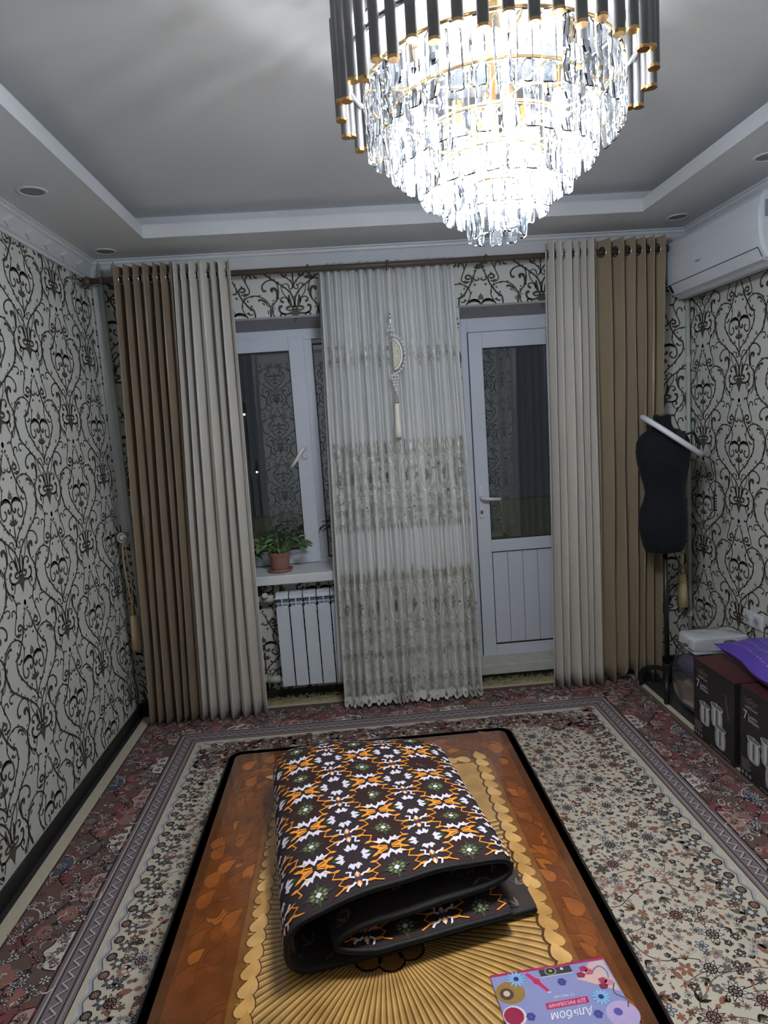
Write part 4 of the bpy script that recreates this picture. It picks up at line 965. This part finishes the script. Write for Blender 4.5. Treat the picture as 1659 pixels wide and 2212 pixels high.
def qpos(s, t, off):                        # s metres along the folded sheet, t 0..1 near to far, off from the mid surface (+ = printed side)
    a = np.interp(s, seg, pp[:, 0]); z = np.interp(s, seg, pp[:, 1]); e = .004
    ta = np.interp(s+e, seg, pp[:, 0])-np.interp(s-e, seg, pp[:, 0]); tz = np.interp(s+e, seg, pp[:, 1])-np.interp(s-e, seg, pp[:, 1]); ta = ta*.66
    q = np.sqrt(ta*ta+tz*tz)+1e-9; na, nz_ = -tz/q, ta/q
    # path runs right to left along the bottom, so the printed (outer) side is on the right of travel
    a2 = a-na*-1*0; 
    off = off*(.45+.55*np.clip(np.minimum(t, 1-t)/.07, 0, 1)**.6)
    aa = a+(na*off)/.66*SGN; zz = z+nz_*off*SGN
    lift = np.clip(zz/.19, 0, 1)
    NLz = NL[None, :]+np.outer(lift, np.array([.02, -.03])); NRz = NR[None, :]+np.outer(lift, np.array([-.005, .03]))
    near = NLz+(NRz-NLz)*aa[:, None]; near[:, 1] -= .034*np.clip((s-S2)/.12, 0, 1)+.010*np.clip((s-S1)/.2, 0, 1)
    far = FL[None, :]+(FR-FL)[None, :]*aa[:, None]
    pos = near+(far-near)*t[:, None]
    puff = .004*np.sin(t*17+s*9)*np.sin(s*21)
    droop = np.where(lift > .5, -.018*np.clip((t-.85)/.15, 0, 1)**2, 0)
    return np.column_stack([pos, qz+np.maximum(zz+puff*lift+droop, .0012)])
SGN = 1.0
ns, ntt = 132, 14
sv = np.linspace(0, QL, ns); tv = np.linspace(0, 1, ntt)
def sheet(off):
    G = []
    for t_ in tv: G.append(qpos(sv, np.full(ns, t_), np.full(ns, off)))
    return G
# printed side decides the sign: on the top layer (travel to the right) the printed side must face up
M_qout = pm('quilt plum ground', alb(40, 26, 30, 1.15), .85, var=.15, scale=60, bump=.2, bscale=220)
M_qin = pm('quilt lining', alb(48, 38, 36, 1.2), .85, var=.35, scale=30, bump=.2)
M_pipe2 = pm('black piping', (.010, .010, .010, 1), .7)
MB().grid(sheet(TH/2)).obj('printed_cover', M_qout, ql, smooth=True)
MB().grid(sheet(-TH/2)).obj('floral_lining', M_qin, ql, smooth=True)
for t_ in (0., 1.):
    a_ = qpos(sv, np.full(ns, t_), np.full(ns, TH/2)); c_ = qpos(sv, np.full(ns, t_), np.full(ns, -TH/2)); m_ = (a_+c_)/2+np.array([0, -.010 if t_ == 0 else .010, 0])
    MB().grid([a_, (a_*.8+m_*.45+c_*.0)*1/1.25, m_, (c_*.8+m_*.45)/1.25, c_]).obj('quilt_edge', M_pipe2, ql, smooth=True)
    MB().tube([tuple(p) for p in (a_+np.array([0, -.002, 0]))], .0055, 6).obj('piping', M_pipe2, ql, smooth=True)
for s_ in (0, QL):
    a_ = qpos(np.full(ntt, s_), tv, np.full(ntt, TH/2)); c_ = qpos(np.full(ntt, s_), tv, np.full(ntt, -TH/2)); MB().grid([a_, c_]).obj('quilt_edge', M_pipe2, ql)
M_qink = inkmat('quilt print', .8, noise=.1, scale=150)
qk = Ink(); cw, chh = .205, .168; QLEN = .78
wht = alb(205, 200, 212, 1.3); org = alb(222, 140, 44, 1.2); grn = alb(50, 62, 34, 1.2); red = alb(48, 22, 22, 1.05); vio = alb(62, 48, 64, 1.2); lgrn = alb(118, 122, 88, 1.2)
def cellpat(u0, v0):
    U = lambda x, y: (u0+x*cw, v0+y*chh)
    # red brown ground lozenge, orange jagged frame
    qk.poly([U(0, .5), U(.16, .28), U(.30, .0), U(.16, -.28), U(0, -.5), U(-.16, -.28), U(-.30, 0), U(-.16, .28)], red, .0009)
    for sg in (1, -1):
        zig = [(.03, .47), (.14, .42), (.11, .33), (.24, .27), (.19, .15), (.33, .08), (.25, 0), (.33, -.08), (.19, -.15), (.24, -.27), (.11, -.33), (.14, -.42), (.03, -.47)]
        qk.strip([U(x*sg, y) for x, y in zig], .0050, org, .0012)
        for x, y in zig[1:-1:2]: qk.leaf(U(x*sg*.85, y), U(x*sg*1.22+.02*sg, y*1.05), .009, org, .0013)
        qk.poly([U(.015*sg, .5), U(.20*sg, .57), U(.15*sg, .5), U(.20*sg, .43)], org, .0014); qk.leaf(U(.14*sg, .55), U(.26*sg, .62), .010, org, .0014); qk.leaf(U(.14*sg, .45), U(.26*sg, .38), .010, org, .0014)
        for up in (1, -1):                   # white bats
            bat = [(0, .45), (.05, .36), (.12, .38), (.20, .30), (.14, .31), (.12, .24), (.075, .30), (.05, .25), (.03, .32), (0, .36)]
            qk.poly([U(x*sg, y*up) for x, y in bat], wht, .0013)
        # dark green wedge pointing to the rosette
        qk.poly([U(.34*sg, .5), U(.26*sg, .56), U(.22*sg, .5), U(.26*sg, .44)], grn, .0012)
    star = []
    for i in range(16):
        a = 2*PI*i/16; r_ = (.155, .085)[i % 2] if i % 4 else .21
        star.append(U(r_*math.cos(a+PI/2)*.95, r_*math.sin(a+PI/2)*1.1))
    qk.poly(star, grn, .0015)
    for a in (0, PI/2, PI, 1.5*PI):
        for d in (-.35, .35): qk.leaf(U(.05*math.cos(a+d), .05*math.sin(a+d)), U(.12*math.cos(a+d), .12*math.sin(a+d)), .007, lgrn, .0016)
    qk.poly([U(.042, 0), U(0, .05), U(-.042, 0), U(0, -.05)], wht, .0017)
    # white leaf rosette
    for i in range(8):
        a = 2*PI*(i+.5)/8; sw = .5 if i % 2 else -.5; x, y = .5+.115*math.cos(a), .5+.145*math.sin(a)
        qk.leaf(U(x, y), U(x+.13*math.cos(a+sw), y+.16*math.sin(a+sw)), .013, wht, .0014)
        qk.leaf(U(x+.02*math.cos(a+sw), y), U(x+.09*math.cos(a-sw*.4), y+.12*math.sin(a-sw*.4)), .006, wht, .0014)
    for i in range(4):
        a = PI/2*i; qk.leaf(U(.5+.12*math.cos(a), .5+.15*math.sin(a)), U(.5+.17*math.cos(a), .5+.21*math.sin(a)), .009, wht, .0014)
    # violet flower with white thorny sprigs
    for i in range(4):
        a = PI/4+PI/2*i; qk.leaf(U(.5, 0), U(.5+.10*math.cos(a), .13*math.sin(a)), .014, vio, .0012)
        e_ = [(.5+.06*math.cos(a), .07*math.sin(a)), (.5+.13*math.cos(a+.1), .12*math.sin(a+.1)), (.5+.15*math.cos(a-.25), .2*math.sin(a-.25)), (.5+.22*math.cos(a-.1), .25*math.sin(a-.1))]
        qk.strip([U(*p_) for p_ in e_], .0065, wht, .0014)
    for sg in (1, -1):
        for d in (-.3, .3): qk.leaf(U(.5, .03*sg), U(.5+.07*math.sin(d), .15*sg*math.cos(d)), .011, org, .0013)
        qk.leaf(U(.5, .05*sg), U(.5, .17*sg), .007, wht, .0014)
for i in range(-1, int(QL/cw)+2):
    for j in range(-1, int(QLEN/chh)+2): cellpat(i*cw+.02, j*chh+.04)
qk.build('star_print', lambda u, v, l: qpos(np.clip(u, 0, QL), np.clip(v/QLEN, 0, 1), TH/2+l), M_qink, ql, keep=lambda u, v: (u > .01) & (u < QL-.01) & (v > .01) & (v < QLEN-.01))
fk = Ink(); rnd = random.Random(8)
for i in range(520):
    u, v = rnd.uniform(.02, QL-.02), rnd.uniform(.0, QLEN); t = rnd.random()
    if t < .45: fk.flower((u, v), rnd.uniform(.014, .026), 5, rnd.choice((alb(165, 140, 120, 1.1), alb(140, 92, 62, 1.1), alb(76, 82, 112, 1.1))), alb(56, 42, 36, 1.), alb(90, 60, 30, 1.), .0010, rnd.random()*6, .0002)
    else:
        a = rnd.random()*6.28
        for m in range(4): fk.leaf((u, v), (u+.035*math.cos(a+m*.6), v+.035*math.sin(a+m*.6)), .008, rnd.choice((alb(100, 78, 60, 1.), alb(56, 60, 80, 1.), alb(120, 100, 80, 1.))), .0010)
fk.build('flower_print', lambda u, v, l: qpos(np.clip(u, 0, QL), np.clip(v/QLEN, 0, 1), -TH/2-l), M_qink, ql, keep=lambda u, v: (v > .01) & (v < QLEN-.01))

# ------------------------------------------------------------------ drawing album on the table corner
al = empty('drawing_album', (1.76, 1.30, TZ), 'lilac drawing album with pink spine, lying upside down on the table corner', 'album')
az = TZ+.009; M_ppr = pm('paper block', (.72, .70, .68, 1), .8, var=.05, scale=200, stretch=(1, 1, 12))
o_ = np.array([1.619, 1.392]); ex = np.array([.279, .017]); ex = ex/np.linalg.norm(ex); ey = np.array([-ex[1], ex[0]])
aw, ah = .279, .205
def apos(u, v): return o_[0]+ex[0]*u+ey[0]*v, o_[1]+ex[1]*u+ey[1]*v     # u to the right, v away from the camera (0 at the far, pink edge)
cs = [apos(0, -ah), apos(aw, -ah), apos(aw, 0), apos(0, 0)]
MB().prism(cs, 'z', TZ+.0002, az-.0012).obj('pages', M_ppr, al)
MB().prism(cs, 'z', az-.0012, az).obj('cover', pm('lilac cover', alb(138, 142, 188, .95), .35, var=.05), al)
kk = Ink(); L = lambda r, g, b_: alb(r, g, b_, 1.0)
kk.rect(0, aw, -.006, 0, L(170, 40, 92), .0002)
def wp(x, y): d = np.array([x, y])-o_; return (float(d@ex), float(d@ey))
def pts_(l): return [wp(*q) for q in l]
kk.disc(wp(1.655, 1.340), .034, L(150, 118, 60), .0002, 18, .030); kk.disc(wp(1.646, 1.337), .016, L(90, 62, 56), .0003, 12); kk.disc(wp(1.646, 1.338), .008, L(205, 185, 170), .0004, 8)
kk.rect(*[wp(1.735, 1.39)[0], wp(1.812, 1.39)[0]], wp(1.735, 1.371)[1], -.007, L(60, 58, 62), .0003); kk.disc(wp(1.762, 1.385), .015, L(120, 118, 110), .0004, 14, .012); kk.disc(wp(1.762, 1.386), .010, L(30, 30, 30), .0005, 12, .008); kk.disc(wp(1.762, 1.386), .005, L(150, 160, 80), .0006, 8, .004); kk.disc(wp(1.79, 1.389), .004, L(210, 205, 200), .0005, 8)
kk.rect(wp(1.735, 1.39)[0], wp(1.812, 1.39)[0], wp(1.735, 1.3725)[1]-.003, wp(1.735, 1.3725)[1], L(190, 190, 196), .0004)
kk.strip(pts_([(1.704, 1.386), (1.722, 1.362), (1.741, 1.333)]), (.008, .011, .007), L(200, 44, 96), .0004); kk.disc(wp(1.722, 1.362), .009, L(190, 40, 90), .0005, 8); kk.rect(wp(1.742, 1.330)[0]-.004, wp(1.742, 1.330)[0]+.004, wp(1.742, 1.330)[1]-.002, wp(1.742, 1.330)[1]+.001, L(210, 210, 215), .0005)
kk.poly(pts_([(1.860, 1.398), (1.893, 1.400), (1.900, 1.312), (1.815, 1.357)]), L(205, 172, 165), .0002)
for x, y, c_ in ((1.840, 1.382, L(160, 50, 84)), (1.828, 1.366, L(140, 40, 70)), (1.850, 1.372, L(180, 90, 120)), (1.872, 1.345, L(165, 60, 90)), (1.884, 1.338, L(190, 120, 140)), (1.868, 1.330, L(130, 40, 66))):
    kk.poly([(wp(x, y)[0]+.012*math.cos(q), wp(x, y)[1]+.009*math.sin(q)) for q in (0, 1.2, 2.4, 3.9, 5.1)], c_, .0004)
kk.curve(pts_([(1.86, 1.375), (1.878, 1.385), (1.89, 1.37), (1.888, 1.350)]), .004, L(110, 130, 170), .0005); kk.curve(pts_([(1.895, 1.335), (1.885, 1.31), (1.905, 1.29), (1.90, 1.27)]), .003, L(80, 84, 110), .0005)
for x, y in ((1.677, 1.374), (1.852, 1.303)): kk.flower(wp(x, y), .023, 12, L(140, 186, 222), L(110, 160, 205), L(60, 44, 100), .0005, .2, .0001); kk.disc(wp(x, y), .006, L(64, 44, 104), .0011, 8)
for x, y in ((1.779, 1.353), (1.684, 1.274), (1.83, 1.262)):
    for m in range(6): kk.disc((wp(x, y)[0]+.006*math.cos(m), wp(x, y)[1]+.006*math.sin(m)), .005, L(70, 70, 140), .0004+m*.00002, 6)
kk.disc(wp(1.650, 1.280), .026, L(214, 200, 206), .0003, 18, .026); kk.disc(wp(1.648, 1.280), .022, L(150, 36, 70), .0004, 16, .022)
kk.disc(wp(1.882, 1.255), .036, L(176, 160, 200), .0003, 20, .034); kk.disc(wp(1.874, 1.262), .010, L(90, 80, 160), .0004, 8)
kk.poly(pts_([(1.724, 1.302), (1.822, 1.309), (1.822, 1.293), (1.724, 1.286)]), L(186, 40, 90), .0003)
ang = PI
c_ = wp(1.816, 1.304); kk.text('ДЛЯ РИСОВАНИЯ', c_[0], c_[1], .0125, L(225, 215, 220), .0005, ang, sx=.80)
c_ = wp(1.824, 1.283); kk.text('Альбом', c_[0], c_[1], .030, L(235, 232, 238), .0005, ang, .25, sx=.86)
c_ = wp(1.798, 1.321); kk.text('12 листов', c_[0], c_[1], .0105, L(215, 212, 225), .0005, ang, .25)
kk.build('cover_print', lambda u, v, l: np.column_stack([*apos(u, v), az+l]), inkmat('album gloss print', .3, coat=.4, noise=.04), al, keep=lambda u, v: (u > -.001) & (u < aw+.001) & (v < .001) & (v > -ah))

# ------------------------------------------------------------------ dress form with ring lamp
df = empty('dress_form', (3.085, 3.50, .01), 'black dress form torso on a black metal stand by the gold curtain', 'mannequin')
M_cloth = pm('black stretch cloth', (.0085, .010, .0135, 1), .9, var=.15, scale=80, sheen=.05, spec=.25)
SEC = [(.845, 3.082, .070, .060), (.850, 3.082, .098, .080), (.875, 3.080, .110, .090), (.92, 3.079, .120, .097), (.98, 3.077, .129, .104), (1.03, 3.076, .131, .106), (1.08, 3.079, .125, .100), (1.13, 3.087, .112, .090), (1.175, 3.091, .107, .085),
       (1.22, 3.089, .113, .088), (1.28, 3.086, .127, .098), (1.34, 3.084, .140, .108), (1.40, 3.083, .146, .106), (1.44, 3.083, .142, .096), (1.475, 3.083, .124, .082), (1.50, 3.082, .090, .066), (1.52, 3.081, .058, .052), (1.545, 3.080, .047, .046), (1.59, 3.080, .045, .044), (1.596, 3.080, .030, .030)]
V = []; n = 28
for z, x, a, c in SEC:
    for k in range(n): q = 2*PI*k/n; bust = .030*math.exp(-((z-1.35)/.07)**2)*max(0, -math.sin(q))**3; V.append((x+a*math.cos(q), 3.50+(c+bust)*math.sin(q), z+(.012 if 1.43 < z < 1.51 else 0)*math.cos(2*q)))
F = [(i*n+k, i*n+(k+1) % n, (i+1)*n+(k+1) % n, (i+1)*n+k) for i in range(len(SEC)-1) for k in range(n)]+[tuple(range(n)), tuple((len(SEC)-1)*n+k for k in range(n))]
MB().add(V, F).obj('torso', M_cloth, df, smooth=True)
MB().lathe([(.001, 0), (.046, 0), (.044, .008), (.001, .010)], (3.080, 3.5, 1.588), 24).obj('neck_cap', M_black, df)
MB().tube([(3.092, 3.5, .10), (3.088, 3.5, .86)], .013, 12).obj('pole', M_black, df, smooth=True)
MB().tube([(3.092, 3.5, .09), (3.092, 3.5, .20)], .030, 8).obj('hub', M_black, df, bevel=.004)
for ax, ay in ((3.032, 3.392), (3.018, 3.668), (3.26, 3.52)):
    p = np.array([ax-3.092, ay-3.5]); MB().tube(cr([(3.092, 3.5, .15), (3.092+p[0]*.35, 3.5+p[1]*.35, .155), (3.092+p[0]*.8, 3.5+p[1]*.8, .125), (3.092+p[0], 3.5+p[1], .085), (3.092+p[0]*1.02, 3.5+p[1]*1.02, .012)], 5), [.014]*20+[.013], 8).obj('leg', M_black, df, smooth=True)
rl = empty('ring_lamp', (3.13, 3.47, 1.46), 'white ring lamp hung slantwise round the neck of the dress form', 'ring lamp')
ax1 = Vector((.300, -.02, -.218)).normalized(); ax2 = Vector((.10, .97, .20)); ax2 = (ax2-ax1*ax2.dot(ax1)).normalized(); ax3 = ax1.cross(ax2)
RM = Matrix((ax1, ax2, ax3)).transposed()
M_ring = pm('white ring plastic', (.78, .80, .84, 1), .35, var=.03)
RC = Vector((3.118, 3.478, 1.480))
MB().torus(RC, .172, .020, 64, 10, RM, .015).obj('ring', M_ring, rl, smooth=True)
MB().torus(RC-ax3*.008, .172, .016, 64, 6, RM, .005).obj('ring_back', M_black, rl, smooth=True)
MB().tube([RC+ax1*.172, RC+ax1*.150+ax3*.045, Vector((3.200, 3.400, 1.495)), Vector((3.140, 3.390, 1.480))], [.011, .009, .007, .006], 8).obj('phone_clip', M_black, rl)
MB().box(3.104, 3.150, 3.382, 3.400, 1.458, 1.504).obj('phone_holder', M_black, rl, bevel=.004)
cable = cr([tuple(RC+ax1*.185), (3.315, 3.42, 1.33), (3.325, 3.41, 1.24), (3.318, 3.40, 1.20), (3.315, 3.40, 1.15)], 8)
MB().tube([tuple(p) for p in cable], .0028, 6).obj('cable', M_black, rl, smooth=True)
MB().box(3.307, 3.323, 3.393, 3.405, 1.065, 1.155).obj('controller', M_black, rl, bevel=.003)
for i in range(5): MB().lathe([(.001, 0), (.0032, 0), (.0032, .002), (.001, .002)], n=8).obj('button', M_ring, rl, loc=(3.315, 3.3925, 1.082+.0145*i), rot=(PI/2, 0, 0))
MB().tube([tuple(p) for p in cr([(3.315, 3.40, 1.066), (3.31, 3.41, 1.03), (3.26, 3.44, 1.005), (3.205, 3.46, .99)], 8)], .0028, 6).obj('cable', M_black, rl, smooth=True)

# ------------------------------------------------------------------ cookware cartons
M_box = pm('black printed carton', (.022, .020, .021, 1), .38, var=.1, scale=10, coat=.2)
M_boxt = pm('maroon carton top', alb(66, 34, 34, 1.9), .4, var=.12, scale=8)
M_bink = inkmat('carton print', .4, noise=.08, scale=40)
def carton(y0, y1, z1, label, x0=3.000, x1=3.38):
    e = empty('cookware_carton', ((x0+x1)/2, (y0+y1)/2, .012), label, 'carton', 'cookware cartons by the right wall')
    MB().box(x0, x1, y0, y1, .012, z1-.003).obj('carton_body', M_box, e, bevel=.003)
    MB().box(x0+.002, x1-.002, y0+.002, y1-.002, z1-.003, z1).obj('carton_lid', M_boxt, e, bevel=.001)
    w = y1-y0; h = z1-.012; k = Ink(); sv_ = alb(175, 172, 172, 1.8); dim = alb(120, 116, 116, 1.8); gr = alb(130, 130, 132, 1.9); gl_ = alb(165, 165, 168, 1.9); dk = (.012, .011, .011, 1); br = alb(130, 92, 84, 1.8)
    # winged emblem
    ux, vy = .085*w/.36, h*.865
    k.ring((ux, vy), .016, .003, br, .0004, 16, .019); k.poly([(ux-.004, vy-.010), (ux+.003, vy+.002), (ux, vy+.003), (ux+.004, vy+.012), (ux-.004, vy), (ux, vy-.001)], sv_, .0005)
    for sg in (1, -1):
        for m in range(3): k.rect(*sorted((ux+sg*.018, ux+sg*(.050-.008*m))), vy+.008-m*.008, vy+.0105-m*.008, br, .0004)
    k.text('LONG FLIGHT', ux-.040, h*.79, .0135, sv_, .0004)
    k.text('7', ux-.055, h*.655, .060, sv_, .0004); k.text('Layers', ux-.018, h*.700, .024, sv_, .0004); k.text('Bottom', ux-.018, h*.655, .024, sv_, .0004)
    k.text('STAINLESS STEEL', w*.78, h*.80, .016, dim, .0004, -1.32)
    def pot(cx, cy, r, ph):
        k.poly([(cx-r, cy+ph*.5), (cx-r*.98, cy-ph*.25), (cx-r*.8, cy-ph*.45), (cx-r*.4, cy-ph*.52), (cx+r*.4, cy-ph*.52), (cx+r*.8, cy-ph*.45), (cx+r*.98, cy-ph*.25), (cx+r, cy+ph*.5)], gr, .0004+cy*.0001)
        k.rect(cx-r*.55, cx-r*.25, cy-ph*.46, cy+ph*.45, gl_, .0005+cy*.0001); k.rect(cx+r*.35, cx+r*.7, cy-ph*.42, cy+ph*.45, gl_, .0005+cy*.0001)
        k.rect(cx-r*.07, cx+r*.07, cy-ph*.35, cy+ph*.36, dk, .0006+cy*.0001)
        k.disc((cx, cy+ph*.5), r*1.08, gl_, .0006+cy*.0001, 22, r*.30); k.disc((cx, cy+ph*.51), r*.98, alb(95, 95, 98, 1.9), .0007+cy*.0001, 22, r*.24)
        k.rect(cx-r*.05, cx+r*.05, cy+ph*.5, cy+ph*.5+r*.38, gl_, .0008+cy*.0001)
        for sg in (1, -1): k.ring((cx+sg*r*1.05, cy+ph*.30), .008, .004, dk, .0008, 10)
    pot(w*.60, h*.44, .048, .105); pot(w*.30, h*.36, .044, .100); pot(w*.68, h*.215, .044, .100)
    for m in range(5): k.rect(.012, .012+w*(.21 if m % 2 else .17), h*(.205-.026*m), h*(.215-.026*m), dim, .0004)
    for m in range(3): k.disc((.022+.026*m, h*.055), .009, dim, .0004, 10)
    for m in range(9): k.rect(w*(.44+.055*m), w*(.48+.055*m), h*.03, h*.045, dim, .0004)     # line too small to read in the photograph
    k.build('front_print', lambda u, v, l: np.column_stack([x0-l-.0003, y1-u, .012+v]), M_bink, e)
    return e
carton(2.700, 3.045, .408, 'black cookware carton with pot picture standing next to the plastic bags')
carton(2.330, 2.655, .425, 'black cookware carton with pot picture cut by the frame, nearer the table')
# ------------------------------------------------------------------ soft bags
def pillow(name, c, sx, sy, sz, seed, mat, parent, n=26, wr=.10, rot=0., ex_=2.6, pw=.55, wv=.05):   # stuffed cushion shape with wrinkles
    rnd = random.Random(seed); ph = [rnd.uniform(0, 6.28) for _ in range(8)]; G1 = []; G2 = []
    for i in range(n+1):
        r1 = []; r2 = []
        for j in range(n+1):
            u, v = -1+2*i/n, -1+2*j/n
            if ex_ > 3.5: u, v = (math.copysign(1-(1-abs(q_))**1.9, q_) for q_ in (u, v))     # finer rows near the rim for boxy bags
            hgt = (max(0, 1-abs(u)**ex_)*max(0, 1-abs(v)**ex_))**pw
            w_ = wr*(math.sin(7*u+4*v+ph[0])*.5+math.sin(11*v-5*u+ph[1])*.3+math.sin(17*u+13*v+ph[2])*.2)
            x, y = u*sx*(1+wv*math.sin(5*v+ph[3])), v*sy*(1+wv*math.sin(5*u+ph[4])); cr_, sr = math.cos(rot), math.sin(rot)
            X, Y = c[0]+x*cr_-y*sr, c[1]+x*sr+y*cr_
            r1.append((X, Y, c[2]+sz*(1+hgt*(1+w_)))); r2.append((X, Y, c[2]+sz*(1-hgt)))
        G1.append(r1); G2.append(r2)
    b = MB().grid(G1).grid(G2); o = b.obj(name, mat, parent, smooth=True)
    return o, G1
M_beige = pm('beige fleece', alb(150, 140, 124, 2.0), .9, var=.12, scale=30, bump=.3)
M_purc = pm('dark purple cloth', alb(62, 54, 78, 1.9), .7, var=.15, scale=30, bump=.2)
M_film = mixmat('clear plastic film', (.95, .96, .97, 1), .02, .30, .05, (.8, .82, .84, 1), ior=1.18)
o, _ = pillow('folded_blanket', (3.257, 3.228, .014), .174, .160, .083, 3, M_beige, None, ex_=5., pw=.42, wv=.012); tag(o, 'beige folded blanket packed at the bottom of the clear plastic bag', 'blanket')
o, _ = pillow('folded_cloth', (3.257, 3.228, .177), .172, .158, .070, 5, M_purc, None, ex_=5., pw=.42, wv=.012); tag(o, 'dark purple folded cloth packed on top of the beige blanket', 'cloth')
o, _ = pillow('plastic_bag', (3.257, 3.228, .013), .190, .174, .166, 9, M_film, None, n=22, wr=.07, ex_=9., pw=.30, wv=.015); tag(o, 'clear crinkled plastic bag holding purple cloth and beige blanket', 'plastic bag')
wc = empty('white_case', (3.235, 3.28, .346), 'white rounded plastic case with an oval handle in clear wrap, behind the carton', 'case')
MB().prism([(3.085+p[0], .347+p[1]) for p in rrect(0, .30, 0, .088, .022)], 'y', 3.205, 3.36).obj('case_body', pm('white case', (.74, .76, .78, 1), .35), wc, bevel=.008)
MB().torus((3.275, 3.203, .394), .026, .006, 24, 8, Matrix.Rotation(PI/2, 3, 'X') @ Matrix.Diagonal((1.5, .9, 1))).obj('handle', M_chrome, wc, smooth=True)
MB().lathe([(.001, 0), (.028, 0), (.028, .004), (.001, .004)], n=20, sx=1.4, sy=.8).obj('handle_recess', pm('grey recess', (.25, .27, .28, 1), .5), wc, loc=(3.275, 3.206, .394), rot=(PI/2, 0, 0))
pillow('wrap', (3.240, 3.285, .3455), .170, .095, .050, 14, M_film, wc, n=16, wr=.2, ex_=5.)
M_pbag = pm('purple mailing bag', alb(74, 56, 136, 2.0), .32, var=.08, scale=14, bump=.25, bscale=22)
o, G1 = pillow('mailing_bag', (3.245, 2.66, .4248), .20, .30, .062, 21, M_pbag, None, n=30, wr=.14, rot=-.12, ex_=3.); tag(o, 'glossy purple plastic mailing bag with white print lying on the cartons', 'bag')
o['label'] = 'glossy purple plastic mailing bag with white print lying on the cartons'
mk = Ink(); rnd = random.Random(2); wq = alb(170, 160, 205, 2.0)
for r_ in range(6):
    u = -.78+.24*r_; v = -.55
    while v < .75:
        l_ = rnd.uniform(.02, .07)
        for m in range(max(1, int(l_/.018))): mk.rect(u-.018, u+.018*rnd.choice((1, .6, 1)), v+m*.018, v+m*.018+.009, wq, .0015)
        v += l_+.03
mk.rect(-.9, -.45, -.92, -.62, alb(150, 140, 190, 2.0), .0016)
GA = np.array(G1)
def bmap(u, v, l):
    n_ = GA.shape[0]-1; fu = np.clip((u+1)/2*n_, 0, n_-1e-6); fv = np.clip((v+1)/2*n_, 0, n_-1e-6); i = fu.astype(int); j = fv.astype(int); a = (fu-i)[:, None]; c = (fv-j)[:, None]
    P_ = GA[i, j]*(1-a)*(1-c)+GA[i+1, j]*a*(1-c)+GA[i, j+1]*(1-a)*c+GA[i+1, j+1]*a*c
    P_[:, 2] += l+.0005; P_[:, 0] -= l*.5; return P_
mk.build('bag_print', bmap, M_qink, o)
